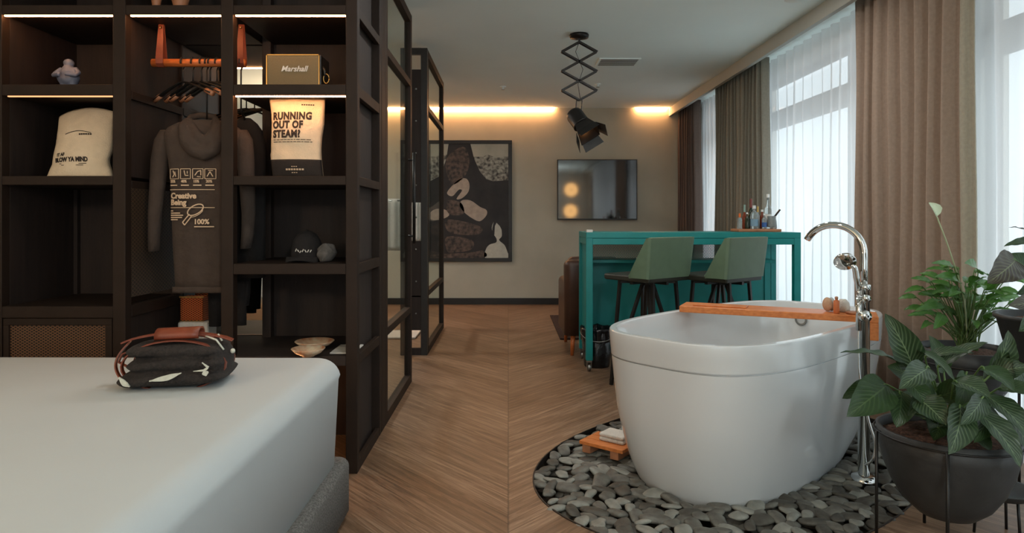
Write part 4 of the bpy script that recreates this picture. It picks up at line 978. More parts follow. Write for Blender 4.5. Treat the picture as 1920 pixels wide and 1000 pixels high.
s1 = make_stool(); refresh_kids(); s2 = copy_tree(s1)
s1.location = (.962, 4.60, 0); s2.location = (1.468, 4.60, 0)
s1.rotation_euler = s2.rotation_euler = (0, 0, R(38))
s1['label'] = 'green leather bar stool at the teal bar, the one further from the window'; s2['label'] = 'green leather bar stool at the teal bar, the one nearer the window'
# ------------------------------------------------------------------ bin, armchair, rug
Y = 5.2; x = XX(1119, Y)
bn = thing('waste_bin', 'black waste bin with plastic liner behind the left bar leg', 'bin', (x, Y, 0))
MB().lathe([(.002, .0), (.095, .0), (.1, .01), (.122, .27), (.118, .27), (.096, .012), (.002, .012)], (x, Y, 0), 28).build('bucket', 'bag', bn, smooth=True)
rs = []
for r_, z in ((.118, .2), (.121, .24), (.127, .285), (.125, .305), (.118, .30), (.112, .26), (.105, .2)):
    rs.append([Vector((x+(r_+.006*math.sin(k*1.7+z*20)+.004*math.sin(k*.9))*math.cos(2*PI*k/36), Y+(r_+.006*math.sin(k*1.7))*math.sin(2*PI*k/36), z+.012*noise.noise(Vector((k*.7, z*30, 0))))) for k in range(36)])
MB().rings(rs, cap=False).build('liner_bag', 'bag', bn, smooth=True)
MB().tube([(x-.13*math.cos(t), Y-.13*math.sin(t), .27-.06*math.sin(t)) for t in [PI*k/14 for k in range(15)]], .003, 6).build('wire_handle', 'steel', bn, smooth=True)
ac = thing('armchair', 'brown leather armchair with short wooden legs behind the teal bar', 'armchair', (.95, 6.0, 0))
slab(.50, 1.45, 5.62, 6.28, .17, .42, .05, corner=.06).build('seat', 'leather_brown', ac, smooth=True)
slab(.47, .60, 5.62, 6.28, .17, .62, .05, corner=.05).build('arm', 'leather_brown', ac, smooth=True)
slab(1.36, 1.49, 5.62, 6.28, .17, .62, .05, corner=.05).build('arm', 'leather_brown', ac, smooth=True)
slab(.47, 1.49, 5.56, 5.72, .17, .80, .05, corner=.06).build('backrest', 'leather_brown', ac, smooth=True)
slab(.51, .95, 5.70, 5.84, .42, .82, .05, corner=.05).build('cushion', 'leather_brown', ac, smooth=True)
for x in (.545, 1.42):
    for y in (5.6, 6.22): MB().tube([(x, y, .18), (x+(-.01 if x < 1 else .01), y, 0)], [.022, .014], 12).build('leg', 'wood', ac, smooth=True)
tag(MB().box(.49, 2.0, 6.32, 7.85, .001, .013).build('rug', 'rug', bevel=.004), 'dark brown rug beyond the armchair', 'rug')
# ------------------------------------------------------------------ bottle tray
tyy = 5.2; kt = tyy/F; zt_ = ztp+.001
tray = tag(MB().box(XX(1378, tyy), XX(1457, tyy), tyy-.09, tyy+.11, zt_, zt_+.022).build('tray', 'tanwood', bevel=.005), 'light wooden tray of bottles on the bar', 'tray')
zt2 = zt_+.022
def bottle(px, htp, wpx, dy, m_, capm, label, neck=.35, caph=.12, kindn='bottle', lab=None):
    Y = tyy+dy; x = XX(px, Y); k_ = Y/F; h = (431-htp)*k_; r = wpx/2*k_
    t = thing('bottle', label, 'bottle', (x, Y, zt2), 'bottles on the wooden tray')
    MB().lathe([(.001, 0), (r*.95, 0), (r, .006), (r, h*(1-neck)*.92), (r*.75, h*(1-neck)), (r*.36, h*(1-neck*.75)), (r*.34, h*(1-caph)), (.001, h*(1-caph))], (x, Y, zt2), 20).build('glass_body', m_, t, smooth=True)
    MB().lathe([(.001, h*(1-caph)), (r*.42, h*(1-caph)), (r*.42, h), (.001, h)], (x, Y, zt2), 16).build('cap', capm, t)
    if lab: MB().lathe([(r*1.02, h*.12), (r*1.02, h*.42)], (x, Y, zt2), 20).build('paper_label', lab, t, smooth=True)
gl_clear = mat('clear_bottle_glass', (205, 215, 214), .05, 0, .05, 9, Transmission_Weight=.75); gl_amber = mat('amber_bottle_glass', (110, 44, 18), .08, 0, .1, 9); gl_green = mat('dark_green_glass', (30, 40, 24), .1, 0, .1, 9)
cap_or = mat('orange_cap', (220, 104, 30), .4); cap_wh = mat('white_cap', (220, 222, 220), .4); cap_re = mat('maroon_foil', (120, 56, 50), .4); cap_te = mat('mint_foil', (130, 160, 150), .4)
lab_bl = mat('blue_label', (50, 90, 150), .6); lab_wh = mat('white_label', (214, 214, 208), .6); lab_pb = mat('pale_blue_label', (120, 150, 170), .6); cap_y = mat('gold_cap', (210, 170, 90), .4)
bottle(1387, 402, 9, -.04, gl_clear, cap_or, 'short clear bottle with an orange cap at the left end of the tray', .3, .3)
bottle(1396, 386, 9, .03, gl_amber, cap_te, 'slim amber bottle with a mint foil cap', .45, .3)
bottle(1401, 400, 8, -.03, gl_green, cap_wh, 'small dark bottle with a white cap', .3, .1)
bottle(1408, 375, 12, .07, gl_green, cap_re, 'tall dark wine bottle with a maroon foil neck', .4, .3)
bottle(1414, 387, 14, -.03, gl_clear, cap_wh, 'clear square shouldered bottle with a pale blue label', .3, .14, lab=lab_pb)
bottle(1421, 389, 7, .03, gl_clear, cap_y, 'slim clear bottle with a gold cap', .4, .25)
bottle(1429, 395, 11, .05, gl_amber, cap_wh, 'brown bottle with a grey cap behind the blue label', .35, .12)
bottle(1433, 402, 9, -.04, gl_clear, cap_wh, 'small clear bottle with a bright blue label', .3, .12, lab=lab_bl)
bottle(1440, 366, 13, .06, gl_clear, cap_wh, 'tallest clear bottle on the tray', .38, .1, lab=lab_wh)
Y = tyy-.02; x = XX(1447, Y)
jg = thing('glass_jar', 'clear glass jar with a dark strainer at the right end of the tray', 'glass jar', (x, Y, zt2))
MB().lathe([(.001, 0), (.035, 0), (.04, .01), (.036, .06), (.03, .08), (.033, .1), (.03, .1), (.03, .02), (.001, .01)], (x, Y, zt2), 20).build('jar', gl_clear, jg, smooth=True)
MB().bar((x-.01, Y-.002, zt2+.055), (x+.06, Y-.01, zt2+.15), .022, .01).build('strainer', 'darkmetal', jg)
# ------------------------------------------------------------------ bathtub
TX, TY_, TA, TB, TN, TT = 1.213, 3.281, .846, .430, 3.25, R(42.4)
def tring(z, sa, sb, ox=0, n_=TN, inset=0):
    return ering(TX-ox*.79, TY_-ox*.61, z, TA*sa-inset, TB*sb-inset, n_, TT, 128)
tub = thing('bathtub', 'white freestanding bathtub standing on grey pebbles', 'bathtub', (TX, TY_, -.03))
rs = [tring(-.03, .74, .80, .085, 2.6), tring(0, .765, .82, .08, 2.6), tring(.04, .80, .85, .07, 2.65), tring(.1, .84, .89, .055, 2.75), tring(.2, .895, .93, .035, 2.9), tring(.32, .94, .965, .018, 3.05), tring(.45, .968, .985, .006, 3.15), tring(.53, .98, .992), tring(.540, .981, .992), tring(.5405, .966, .977), tring(.5475, .966, .977), tring(.548, .985, .994),
      tring(.6, .993, .998), tring(.645, 1, 1), tring(.656, .998, .997), tring(.66, .994, .99), tring(.66, 1, 1, inset=.026), tring(.656, 1, 1, inset=.032), tring(.64, 1, 1, inset=.038), tring(.5, .98, .97, inset=.055), tring(.35, .93, .92, inset=.06), tring(.22, .86, .84, inset=.075), tring(.15, .78, .76, inset=.10), tring(.12, .6, .55, inset=.12), tring(.115, .2, .15)]
MB().rings(rs).build('tub_shell', 'tub', tub, smooth=True, split=28)
# overflow ring on far inner wall
oc = Vector((TX, TY_, 0))+Matrix.Rotation(TT, 3, 'Z')@Vector((.31, .362, 0)); oc = P(1503, 611, 3.55)
nr = (Matrix.Rotation(TT, 3, 'Z')@Vector((-.75, -.3, 0))).normalized()
ux = nr.cross(Vector((0, 0, 1))).normalized(); rm = Matrix((ux, Vector((0, 0, 1)), nr)).transposed()
# find tub wall distance along the view ray
# ------------------------------------------------------------------ bath caddy board and items
A0 = Vector((.885, 3.452, .662)); B0 = Vector((1.70, 3.058, .662)); dl = (B0-A0); LL = dl.length; dx = dl.normalized(); dyv = Vector((-dx.y, dx.x, 0))
cb = thing('bath_board', 'orange cedar board laid across the bathtub rim', 'bath board', A0+dx*LL/2+dyv*.09)
def BP(u, v, z): return A0+dx*(LL*u)+dyv*v+Vector((0, 0, z))
def obox(mb, u0, u1, v0, v1, z0, z1): return mb.add([BP(u, v, z) for z in (z0, z1) for u, v in ((u0, v0), (u1, v0), (u1, v1), (u0, v1))], [(3, 2, 1, 0), (4, 5, 6, 7), (0, 1, 5, 4), (1, 2, 6, 5), (2, 3, 7, 6), (3, 0, 4, 7)])
q = MB(); q.rings([[BP(u, v, z) for u, v, z in ((t, 0, .006 if t > .12 else .003+.0*t), (t, .185, .006), (t, .185, .036), (t, 0, .036))] for t in (0, .06, .12, 1)])
q.build('plank', 'cedar', cb, bevel=.004)
obox(MB(), .945, 1.0, 0, .185, -.075, .006).build('end_block', 'cedar', cb, bevel=.003)
q = obox(MB(), .07, .36, .03, .12, .0362, .044); q.build('raised_panel', 'cedar', cb, bevel=.002)
# items
def bpl(px, py, v):  # point on board top seen at px with depth offset v
    best = None
    for i in range(400):
        u = i/400; p = BP(u, v, .037); d = abs(VX+F*p.x/p.y-px)
        if best is None or d < best[0]: best = (d, p)
    return best[1]
p = bpl(1568, 590, .045)
t = thing('soap_bottle', 'slim amber bottle with a pump top on the bath board', 'bottle', p)
MB().lathe([(.001, 0), (.013, 0), (.0135, .003), (.0135, .058), (.006, .063), (.006, .067), (.001, .067)], p, 20).build('body', mat('orange_plastic', (204, 112, 62), .3), t, smooth=True)
MB().lathe([(.001, .067), (.0075, .067), (.0075, .078), (.003, .08), (.001, .08)], p, 16).build('pump', mat('peach_plastic', (190, 140, 110), .3), t, smooth=True)
p = bpl(1552, 590, .10)
t = thing('scrub_brush', 'round beige bath brush resting on the bath board', 'brush', p)
MB().ball(p+Vector((0, 0, .034)), (.02, .034, .034), 20, 14).build('bristles', mat('beige_bristle', (206, 170, 140), .9, 0, .1, 60, .6, 300), t, smooth=True)
MB().ball(p+Vector((.022, .005, .034)), (.012, .03, .033), 20, 12).build('back', 'linen', t, smooth=True)
p = bpl(1580, 590, .12)
q = MB().lathe([(.001, 0), (.03, 0), (.034, .02), (.03, .045), (.015, .058), (.001, .06)], p, 20)
for v__ in q.v: v__ += Vector((.006, .006, .004))*noise.noise(v__*60)
for v__ in q.v: v__.z = max(v__.z, p.z+.0005)
tag(q.build('wash_cloth', 'towel', smooth=True), 'crumpled white wash cloth behind the soap bottle', 'cloth')
p = bpl(1602, 592, .06)
tag(MB().lathe([(.001, 0), (.036, 0), (.04, .005), (.038, .01), (.001, .009)], p, 24).build('soap_dish', 'tanwood', smooth=True), 'small round wooden dish at the tap end of the bath board', 'dish')
# ------------------------------------------------------------------ faucet
fc = Vector((1.563, 2.93, 0)); dv = Vector((-.674, .739, 0)); rv = Vector((.739, .674, 0))
fa = thing('bath_tap', 'chrome floor standing bath tap with curved spout and hand shower', 'tap', fc+Vector((0, 0, -.02)))
MB().lathe([(.001, -.02), (.052, -.02), (.055, .0), (.05, .02), (.032, .026), (.001, .03)], fc, 32).build('base_flange', 'chrome', fa, smooth=True)
MB().lathe([(.001, -.02), (.024, -.02), (.024, .835), (.028, .837), (.028, .86), (.018, .864), (.001, .864)], fc, 28).build('column', 'chrome', fa, smooth=True)
ztop_ = 1.0; rr_ = .13
pts = [fc+Vector((0, 0, .86)), fc+Vector((0, 0, .93)), fc+Vector((0, 0, ztop_-.02))]+[fc+dv*(rr_-rr_*math.cos(t))+Vector((0, 0, ztop_+rr_*math.sin(t)*.93)) for t in [R(a) for a in range(5, 156, 10)]]
MB().tube(pts, .0155, 20).build('spout', 'chrome', fa, smooth=True)
def tp_(px, py, Y): return P(px, py, Y)
yf = 2.9
for py, rr2, nm in ((559, .017, 'diverter_knob'), (592, .026, 'mixer_knob')):
    c = P(1617 if nm == 'mixer_knob' else 1619, py, 2.905); q = MB(); ax3 = Matrix.Rotation(R(90), 3, 'X')
    q.lathe([(.001, -.0), (rr2, 0), (rr2*1.03, .02), (rr2*.9, .035), (.001, .036)], c, 24, ax=ax3)
    o = q.build(nm, 'chrome', fa, smooth=True)
MB().tube([P(1619, 557, 2.88), P(1606, 556, 2.87)], .004, 8).build('lever', 'chrome', fa, smooth=True)
# bracket, hand shower
MB().tube([P(1610, 555, 2.90), P(1610, 620, 2.90)], .012, 12).build('holder', 'chrome', fa, smooth=True)
q = MB().tube([P(1610, 545, 2.9), P(1606, 520, 2.9), P(1603, 503, 2.9), P(1594, 492, 2.9)], [.010, .013, .012, .011], 14)
cS = P(1584, 489, 2.9); an = Vector((-.25, -.75, -.6)).normalized(); u_ = an.cross(Vector((0, 0, 1))).normalized(); v_ = an.cross(u_)
m3 = Matrix((u_, v_, an)).transposed()
q.lathe([(.001, -.02), (.02, -.018), (.04, -.006), (.046, .006), (.044, .012), (.001, .012)], cS, 28, ax=m3); q.build('hand_shower', 'chrome', fa, smooth=True)
hp = [P(1610, 545, 2.9), P(1610, 600, 2.9), P(1611, 700, 2.88), P(1626, 780, 2.87), P(1640, 830, 2.86), P(1636, 862, 2.86), P(1622, 872, 2.88)]
def smooth_path(pts, n=8):
    out = []
    for i in range(len(pts)-1):
        p0 = pts[max(i-1, 0)]; p1 = pts[i]; p2 = pts[i+1]; p3 = pts[min(i+2, len(pts)-1)]
        for k in range(n):
            t = k/n; out.append(.5*((2*p1)+(p2-p0)*t+(2*p0-5*p1+4*p2-p3)*t*t+(3*p1-p0-3*p2+p3)*t**3))
    return out+[pts[-1]]
MB().tube(smooth_path(hp), .0055, 8).build('hose', 'chrome', fa, smooth=True)
# chrome overflow ring on the basin wall
ro = Matrix.Rotation(TT, 3, 'Z')
def inner_pt(ang, z, sa, sb, ins, n_=TN):
    x, y = SE(ang, TA*sa-ins, TB*sb-ins, n_); return Vector((TX, TY_, z))+ro@Vector((x, y, 0))
best = None
for i in range(720):
    a_ = 2*PI*i/720; p = inner_pt(a_, .56, .985, .98, .053); e = abs(VX+F*p.x/p.y-1503)
    if p.y > 3.3 and (best is None or e < best[0]): best = (e, p, a_)
pc_ = best[1]; pa = inner_pt(best[2]+.02, .56, .985, .98, .053); pb = inner_pt(best[2]-.02, .56, .985, .98, .053)
tg = (pa-pb).normalized(); nn = Vector((-tg.y, tg.x, 0))
if nn.dot(Vector((TX, TY_, 0))-Vector((pc_.x, pc_.y, 0))) < 0: nn = -nn
rm = Matrix((tg, Vector((0, 0, 1)), nn)).transposed()
MB().lathe([(.024, .0), (.032, .0), (.034, .006), (.028, .010), (.022, .008)], pc_, 28, ax=rm).build('overflow_ring', 'steel', tub, smooth=True)
# ------------------------------------------------------------------ low cedar step with towels
S0 = G(1086, 826, .055); dxs = Vector((.80, -.60, 0)).normalized(); 
sd = Vector((1.0, -.2, 0)).normalized(); sd = (G(1152, 842, .055)-S0).normalized(); sv = Vector((-sd.y, sd.x, 0))
def SP(u, v, z): return Vector((S0.x, S0.y, 0))+sd*u+sv*v+Vector((0, 0, z))
def sbox(u0, u1, v0, v1, z0, z1): return MB().add([SP(u, v, z) for z in (z0, z1) for u, v in ((u0, v0), (u1, v0), (u1, v1), (u0, v1))], [(3, 2, 1, 0), (4, 5, 6, 7), (0, 1, 5, 4), (1, 2, 6, 5), (2, 3, 7, 6), (3, 0, 4, 7)])
bs = thing('bath_step', 'low orange cedar step tucked behind the bathtub on the pebbles', 'step', SP(.12, .09, 0))
for k in range(3): sbox(0, .24, .0+k*.063, .058+k*.063, .038, .055).build('plank', 'cedar', bs, bevel=.002)
for u in (.015, .17): sbox(u, u+.045, .004, .18, .0, .0375).build('foot', 'tanwood', bs, bevel=.002)
for k, (z0, z1, lb) in enumerate(((.0555, .075, 'folded white towel on the cedar step, lower of two'), (.0755, .094, 'folded white towel on the cedar step, upper of two'))):
    tag(sbox(.075, .21, .06, .17, z0, z1).build('folded_towel', 'towel', bevel=.008), lb, 'towel', 'folded towels on the step')
# ------------------------------------------------------------------ pebbles
pv = []
pm = mat('grey_pebble', (112, 112, 104), .6, 0, .3, 18, .25, 80, rgb2=(78, 74, 68)); pm2 = mat('dark_grey_pebble', (86, 84, 76), .6, 0, .3, 18, .25, 80, rgb2=(60, 56, 50)); pm3 = mat('light_grey_pebble', (132, 132, 124), .6, 0, .25, 18, .25, 80)
pr = random.Random(11)
def inpoly(x, y, cx, cy, a, b, n_, th):
    dx_, dy_ = x-cx, y-cy; u = dx_*math.cos(th)+dy_*math.sin(th); v = -dx_*math.sin(th)+dy_*math.cos(th); return abs(u/a)**n_+abs(v/b)**n_
for i in range(10):
    me_ = MB(); a_, b_, c_ = pr.uniform(.044, .060), pr.uniform(.025, .033), pr.uniform(.009, .013); n_ = pr.uniform(2, 3)
    rs = []
    for j in range(9):
        t = -PI/2+PI*j/8; t = max(min(t, 1.5), -1.5); rs.append([Vector((SE(2*PI*k/18, a_, b_, n_)[0]*math.cos(t)**.7, SE(2*PI*k/18, a_, b_, n_)[1]*math.cos(t)**.7, c_*math.sin(t))) for k in range(18)])
    me_.rings(rs)
    for p in me_.v: p += Vector((.006, .006, .003))*noise.noise(p*22+Vector((i*9, 0, 0)))*1.6
    o = me_.build('pebble_tmp', (pm, pm2, pm3)[i % 3], smooth=True, origin=(0, 0, 0)); pv.append(o.data); D.objects.remove(o)
# candidates
cand = []; tries = 0
while tries < 30000:
    tries += 1; x = pr.uniform(-.1, 2.3); y = pr.uniform(2.2, 4.3)
    if inpoly(x, y, PCX, PCY, PA-.028, PB-.028, PN, PT) > 1: continue
    if inpoly(x, y, TX-.066, TY_-.05, TA*.77+.02, TB*.82+.02, 2.6, TT) < 1: continue
    if (Vector((x, y))-Vector((fc.x, fc.y))).length < .06: continue
    if any((x-p[0])**2+(y-p[1])**2 < .054**2 for p in cand): continue
    cand.append((x, y))
bedm = MB(); cand.sort(key=lambda p: p[1]); num = 0; BX = Vector((SP(.12, .09, 0).x, SP(.12, .09, 0).y))
for i, (x, y) in enumerate(cand):
    z = -.006+pr.uniform(-.006, .004)
    near = (Vector((x, y))-BX).length < .2
    if near: z = -.022
    rz = pr.uniform(0, PI); e = Euler((pr.uniform(-.22, .22), pr.uniform(-.16, .16), rz)); s = pr.uniform(.8, 1.12)
    # is the pebble in view (not behind tub)
    px = VX+F*x/y; py = VY+F*H/y
    if num < 300 and py < 1010:
        hidden = 1140 < px < 1600 and inpoly(x, y, TX, TY_, TA, TB, TN, TT) < 1 and y > TY_-.25*(1) and not (py > 860)
        if not hidden:
            o = D.objects.new('pebble', pr.choice(pv)); COL.objects.link(o); o.location = (x, y, z); o.rotation_euler = e; o.scale = (s, s, s)
            tag(o, 'smooth flat grey pebble in the pebble bed under the bathtub', 'pebble', 'pebbles around the bathtub'); num += 1; continue
    me_ = pr.choice(pv); mtx = Matrix.Translation((x, y, z))@e.to_matrix().to_4x4()@Matrix.Scale(s, 4)
    bedm.add([mtx@v.co for v in me_.vertices], [tuple(p.vertices) for p in me_.polygons])
for k in range(1100):      # lower layer that closes the gaps
    x = pr.uniform(-.1, 2.3); y = pr.uniform(2.2, 4.3)
    if inpoly(x, y, PCX, PCY, PA-.05, PB-.05, PN, PT) > 1 or inpoly(x, y, TX-.066, TY_-.05, TA*.77+.0, TB*.82+.0, 2.6, TT) < 1: continue
    me_ = pr.choice(pv); mtx = Matrix.Translation((x, y, -.030+pr.uniform(-.006, .006)))@Euler((pr.uniform(-.2, .2), pr.uniform(-.2, .2), pr.uniform(0, PI))).to_matrix().to_4x4()@Matrix.Scale(.85, 4)
    bedm.add([mtx@v.co for v in me_.vertices], [tuple(p.vertices) for p in me_.polygons])
tag(bedm.build('pebble_bed', pm2, smooth=True), 'bed of further grey pebbles beneath and behind the bathtub', 'pebbles', kind='stuff')
print('pebbles', len(cand), num)
# ------------------------------------------------------------------ plants
def leaf_mesh(mb, base, tip, width, nrm, droop=.12, cup=.12, seed=0, heart=0):
    base = Vector(base); tip = Vector(tip); ax_ = tip-base; L_ = ax_.length; d = ax_.normalized(); nrm = Vector(nrm); nrm = (nrm-d*nrm.dot(d)).normalized(); sd_ = d.cross(nrm).normalized()
    def fn(u, v):
        s = (u-.5)*2; t = v; wv = math.sin(PI*min(1, max(0, t))**.8)**.72*(1-.22*t) if 0 < t < 1 else 0
        bend = droop*L_*(4*t*(1-t))
        rip = .012*L_*math.sin(t*26+seed)*abs(s)
        return base+d*(L_*t)+sd_*(width/2*wv*s)+nrm*(bend-cup*width*s*s*wv*-1+rip)
    return mb.grid(fn, 8, 16, uv=True)
def plant_leaves(parent, spec, matn, origin, stemmat='stem', stemr=.003):
    for i, sp__ in enumerate(spec):
        b_, t_, w_, nr_ = sp__[:4]; m_ = sp__[4] if len(sp__) > 4 else matn
        o = leaf_mesh(MB(), b_, t_, w_, nr_, droop=.10, cup=.16, seed=i*1.7).build('leaf', m_, parent, smooth=True)
        q = MB(); mid = (Vector(origin)+Vector(b_))/2+Vector((0, 0, .02)); o0 = Vector(origin)+Vector((.04*math.sin(i*2.1), .04*math.cos(i*2.1), 0))
        q.tube(smooth_path([o0, mid, Vector(b_), Vector(b_)+(Vector(t_)-Vector(b_))*.12], 5), stemr, 6)
        q.build('stem', stemmat, o, smooth=True)
# stands and pots
def pot(label, px, py_rim, rpx, Y, hgt, shape, stand=None, soil=True):
    x = XX(px, Y); z = ZZ(py_rim, Y); r = rpx*Y/F
    t = thing('plant_pot', label, 'plant pot', (x, Y, z-hgt))
    prof = [(r*s, z-hgt+hgt*q) for s, q in shape]; n_ = len(prof)
    inner = [(r*.94, z), (r*.92, z-.03)]
    MB().lathe([(.001, z-hgt)]+prof+inner, (x, Y, 0), 48).build('pot_shell', 'potblack', t, smooth=True)
    q = MB().lathe([(r*.93, z-.03), (r*.6, z-.015), (r*.3, z-.01), (.001, z-.008)], (x, Y, 0), 40)
    for p in q.v: p.z += .008*noise.noise(p*40)
    q.build('soil', 'soil', t, smooth=True)
    return t, Vector((x, Y, z)), r
bowl_shape = [(.22, 0), (.42, .05), (.62, .18), (.78, .36), (.90, .58), (.97, .8), (1.0, 1.0)]
Y1 = 2.30
pt1, c1, r1 = pot('black bowl shaped planter in the foreground at the lower right', 1775, 806, 117, Y1, .30, bowl_shape)
def wire_stand(label, c, r, z, n_=3, a0=0, ring2=None):
    t = thing('plant_stand', label, 'plant stand', (c.x, c.y, 0))
    MB().tube([(c.x+r*math.cos(2*PI*k/40), c.y+r*math.sin(2*PI*k/40), z) for k in range(41)], .005, 8).build('ring', 'darkmetal', t, smooth=True)
    for k in range(n_):
        a = a0+2*PI*k/n_; x, y = c.x+r*math.cos(a), c.y+r*math.sin(a)
        MB().tube([(x, y, z), (x, y, 0)], .0055, 8).build('leg', 'darkmetal', t, smooth=True)
    return t
ps = thing('plant_stand', 'thin black wire stand carrying the foreground planter', 'plant stand', (c1.x, c1.y, 0))
legs = [P(1645, 780, 2.33), P(1777, 828, 2.08), P(1881, 850, 2.2), G(1722, 966)+Vector((0, 0, .42))]
zr1 = c1.z-.016
rr1 = r1*1.0+.006
MB().tube([(c1.x+rr1*math.cos(2*PI*k/48), c1.y+rr1*math.sin(2*PI*k/48), zr1) for k in range(49)], .0035, 8).build('ring', 'darkmetal', ps, smooth=True)
for k, l_ in enumerate(legs):
    d = Vector((l_.x-c1.x, l_.y-c1.y, 0)); d = d.normalized()*(r1+.012); x, y = c1.x+d.x, c1.y+d.y
    zt__ = c1.z-.015 if k < 3 else zr1
    q = MB().tube([(x, y, 0), (x, y, zt__)], .0055, 8); q.tube([(x, y, zr1), (c1.x+d.x*.9, c1.y+d.y*.9, zr1)], .004, 6); q.build('leg', 'darkmetal', ps, smooth=True)
# lily pot
Y2 = 2.95
pt2, c2, r2 = pot('black planter of the bright green plant behind the foreground planter', 1812, 652, 80, Y2, .27, bowl_shape)
wire_stand('thin black wire stand under the bright green plant', Vector((c2.x, c2.y, 0)), r2+.012, c2.z-.06, 3, R(-60))
D.objects[pt2.name].name = 'plant_pot'
Y3 = 2.5
pt3, c3, r3 = pot('tapered black planter cut by the right edge of the photo', 1968, 592, 84, Y3, .24, [(.62, 0), (.66, .02), (.98, .93), (1.04, .94), (1.04, 1.0)])
wire_stand('thin black wire stand under the planter at the right edge', Vector((c3.x, c3.y, 0)), r3*.64, c3.z-.24, 3, R(200))
# empty saucer stand
Y4 = 2.72; c4 = G(1875, 922, .16)
t = thing('saucer_stand', 'black saucer on thin legs behind the foreground planter', 'plant stand', (c4.x, c4.y, 0))
MB().lathe([(.001, .15), (.085, .15), (.105, .172), (.108, .178), (.1, .176), (.08, .158), (.001, .157)], (c4.x, c4.y, 0), 36).build('saucer', 'potblack', t, smooth=True)
for k in range(3):
    a = R(-80+120*k); MB().tube([(c4.x+.07*math.cos(a), c4.y+.07*math.sin(a), .152), (c4.x+.08*math.cos(a), c4.y+.08*math.sin(a), 0)], .005, 8).build('leg', 'darkmetal', t, smooth=True)
# foreground plant
fp_ = thing('striped_leaf_plant', 'prayer plant with silver striped dark leaves in the foreground planter', 'potted plant', (c1.x, c1.y, c1.z-.03))
ro_ = c1+Vector((0, 0, -.02))
GROW = 1.0
def LF(bp, tp, w_px, yb__, yt__, nr_, m_='calathea'):
    b_ = P(bp[0], bp[1], yb__); t_ = P(tp[0], tp[1], yt__); return (b_, b_+(t_-b_)*GROW, w_px*GROW*(yb__+yt__)/2/F, nr_, m_)
GROW = 1.18
spec = [
 LF((1712, 692), (1667, 604), 52, 2.25, 2.2, (-.3, -1, .25)),
 LF((1712, 700), (1597, 668), 22, 2.22, 2.15, (0, -.35, 1)),
 LF((1664, 722), (1600, 772), 66, 2.2, 2.12, (-.2, -1, .5), 'calathea2'),
 LF((1655, 730), (1591, 745), 40, 2.24, 2.2, (-.2, -.7, .8), 'calathea2'),
 LF((1690, 735), (1682, 792), 46, 2.2, 2.15, (-.2, -1, .3), 'calathea2'),
 LF((1742, 690), (1694, 724), 44, 2.12, 2.05, (.1, -.8, .8)),
 LF((1722, 748), (1766, 790), 52, 2.12, 2.04, (-.2, -1, .45)),
 LF((1735, 672), (1812, 664), 26, 2.25, 2.2, (0, -.5, 1)),
 LF((1716, 655), (1778, 706), 30, 2.22, 2.12, (.4, -.8, .5)),
 LF((1758, 690), (1838, 650), 26, 2.25, 2.2, (.1, -.6, 1)),
 LF((1846, 712), (1884, 634), 56, 2.3, 2.25, (.2, -1, .2)),
 LF((1886, 660), (1902, 718), 40, 2.3, 2.2, (.3, -1, .2)),
 LF((1788, 716), (1846, 742), 48, 2.08, 2.0, (.0, -.8, .9)),
 LF((1800, 760), (1782, 838), 54, 2.08, 2.0, (-.1, -1, .2)),
 LF((1830, 770), (1900, 860), 52, 2.1, 2.0, (.2, -1, .6)),
 LF((1848, 742), (1918, 812), 50, 2.15, 2.05, (.2, -1, .6)),
 LF((1838, 690), (1892, 728), 46, 2.15, 2.08, (.2, -.8, .9), 'calathea2'),
 LF((1770, 700), (1746, 640), 34, 2.35, 2.35, (0, -1, .3), 'calathea2'),
 LF((1870, 730), (1935, 742), 44, 2.15, 2.08, (.2, -.8, .9), 'calathea2'),
 LF((1842, 745), (1806, 790), 36, 2.1, 2.02, (0, -1, .5)),
 LF((1893, 790), (1940, 870), 48, 2.12, 2.02, (.2, -1, .6)),
 LF((1706, 705), (1670, 690), 34, 2.3, 2.3, (0, -1, .4), 'calathea2'),
 LF((1760, 745), (1830, 712), 44, 2.2, 2.12, (.1, -1, .5), 'calathea2'),
 LF((1700, 715), (1735, 760), 40, 2.16, 2.1, (.1, -1, .4), 'calathea2'),
 LF((1860, 700), (1918, 690), 40, 2.25, 2.2, (.1, -1, .6)),
 LF((1740, 715), (1708, 770), 34, 2.2, 2.15, (-.1, -1, .3), 'calathea2'),
 LF((1812, 700), (1795, 755), 38, 2.18, 2.1, (-.1, -1, .4), 'calathea2'),
 LF((1855, 760), (1830, 820), 40, 2.14, 2.06, (-.1, -1, .3), 'calathea2'),
]
GROW = 1.0
lr = random.Random(21)
for k in range(26):
    a = lr.uniform(0, 2*PI); r_ = lr.uniform(.02, .13); h_ = lr.uniform(.0, .10)
    b__ = c1+Vector((math.cos(a)*r_, math.sin(a)*r_, h_)); t__ = b__+Vector((math.cos(a), math.sin(a), 0))*lr.uniform(.09, .14)+Vector((0, 0, lr.uniform(-.05, .03)))
    spec.append((b__, t__, lr.uniform(.07, .095), (math.cos(a)*.3, math.sin(a)*.3-.3, 1), lr.choice(['calathea', 'calathea2', 'calathea2'])))
plant_leaves(fp_, spec, 'calathea', ro_)
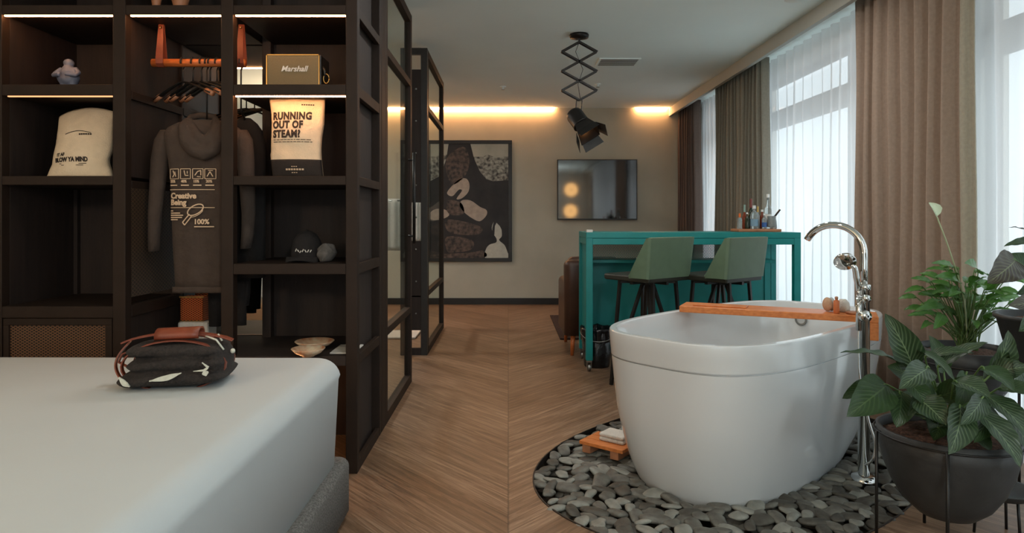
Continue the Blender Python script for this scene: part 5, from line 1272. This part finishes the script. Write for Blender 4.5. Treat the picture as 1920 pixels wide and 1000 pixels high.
# bright green plant
lp2 = thing('peace_lily', 'bright green leafy plant with one pale flower on a long stem', 'potted plant', (c2.x, c2.y, c2.z-.03))
o2 = c2+Vector((0, 0, -.02)); sr = random.Random(5); sp2 = []
sp2 += [LF((1738, 528), (1745, 500), 1, 2.9, 2.9, (0, -1, 0), 'lily')][:0]
hand = [((1790, 505), (1745, 494), 16), ((1800, 530), (1752, 520), 26), ((1800, 560), (1762, 555), 20), ((1770, 575), (1714, 583), 18), ((1768, 590), (1750, 618), 24), ((1834, 512), (1808, 494), 34), ((1745, 605), (1726, 618), 14), ((1762, 592), (1700, 592), 12), ((1845, 545), (1880, 520), 22), ((1820, 540), (1850, 520), 24), ((1850, 590), (1890, 580), 22), ((1860, 560), (1900, 552), 20)]
for b__, t__, w__ in hand:
    sp2.append(LF(b__, t__, w__, 2.9, 2.82, (sr.uniform(-.3, .3), -.8, .7), 'lily'))
for k in range(80):
    a = sr.uniform(0, 2*PI); r_ = sr.uniform(.02, .19); h_ = sr.uniform(.13, .34)
    b__ = c2+Vector((math.cos(a)*r_, math.sin(a)*r_, h_)); t__ = b__+Vector((math.cos(a)*sr.uniform(.06, .11), math.sin(a)*sr.uniform(.06, .11), sr.uniform(-.03, .035)))
    sp2.append((b__, t__, sr.uniform(.034, .052), (sr.uniform(-.4, .4), sr.uniform(-.9, -.2), 1), 'lily'))
plant_leaves(lp2, sp2, 'lily', o2, stemr=.0024)
fl_ = thing('dummy', '', '', (0, 0, 0)); D.objects.remove(fl_)
q = MB().tube(smooth_path([c2+Vector((-.01, -.02, -.01)), P(1808, 565, 2.9), P(1782, 475, 2.88), P(1757, 408, 2.86), P(1752, 398, 2.86)], 6), .003, 8); fs_ = q.build('flower_stem', 'paleflowerstem', lp2, smooth=True)
leaf_mesh(MB(), P(1757, 406, 2.86), P(1741, 380, 2.84), 25*2.86/F, (.2, -1, .3), droop=.05, cup=.35).build('spathe', 'spathe', fs_, smooth=True)
# right edge plant
rp_ = thing('round_leaf_plant', 'dark round leaved plant in the planter at the right edge', 'potted plant', (c3.x, c3.y, c3.z-.03))
o3 = c3+Vector((0, 0, -.02))
sp3 = [LF((1904, 488), (1850, 532), 66, 2.4, 2.3, (-.2, -1, .3), 'purple'), LF((1926, 505), (1884, 478), 44, 2.45, 2.42, (-.1, -1, .2), 'calathea2'), LF((1946, 458), (1882, 462), 22, 2.45, 2.4, (0, -.8, .8), 'calathea2'),
 LF((1946, 452), (1891, 426), 8, 2.45, 2.4, (0, -.6, 1), 'purple'), LF((1950, 515), (1898, 512), 22, 2.42, 2.38, (0, -.8, .7), 'lily'), LF((1948, 570), (1890, 574), 46, 2.38, 2.3, (0, -1, .4), 'purple'),
 LF((1950, 540), (1906, 552), 40, 2.42, 2.36, (0, -1, .4), 'calathea2'), LF((1960, 560), (2000, 520), 60, 2.4, 2.3, (0, -1, .4), 'purple'), LF((1960, 520), (1990, 450), 60, 2.45, 2.4, (0, -1, .4), 'calathea2'),
 LF((1946, 590), (1910, 622), 44, 2.36, 2.3, (0, -1, .5), 'calathea2')]
plant_leaves(rp_, sp3, 'purple', o3, stemr=.0035)
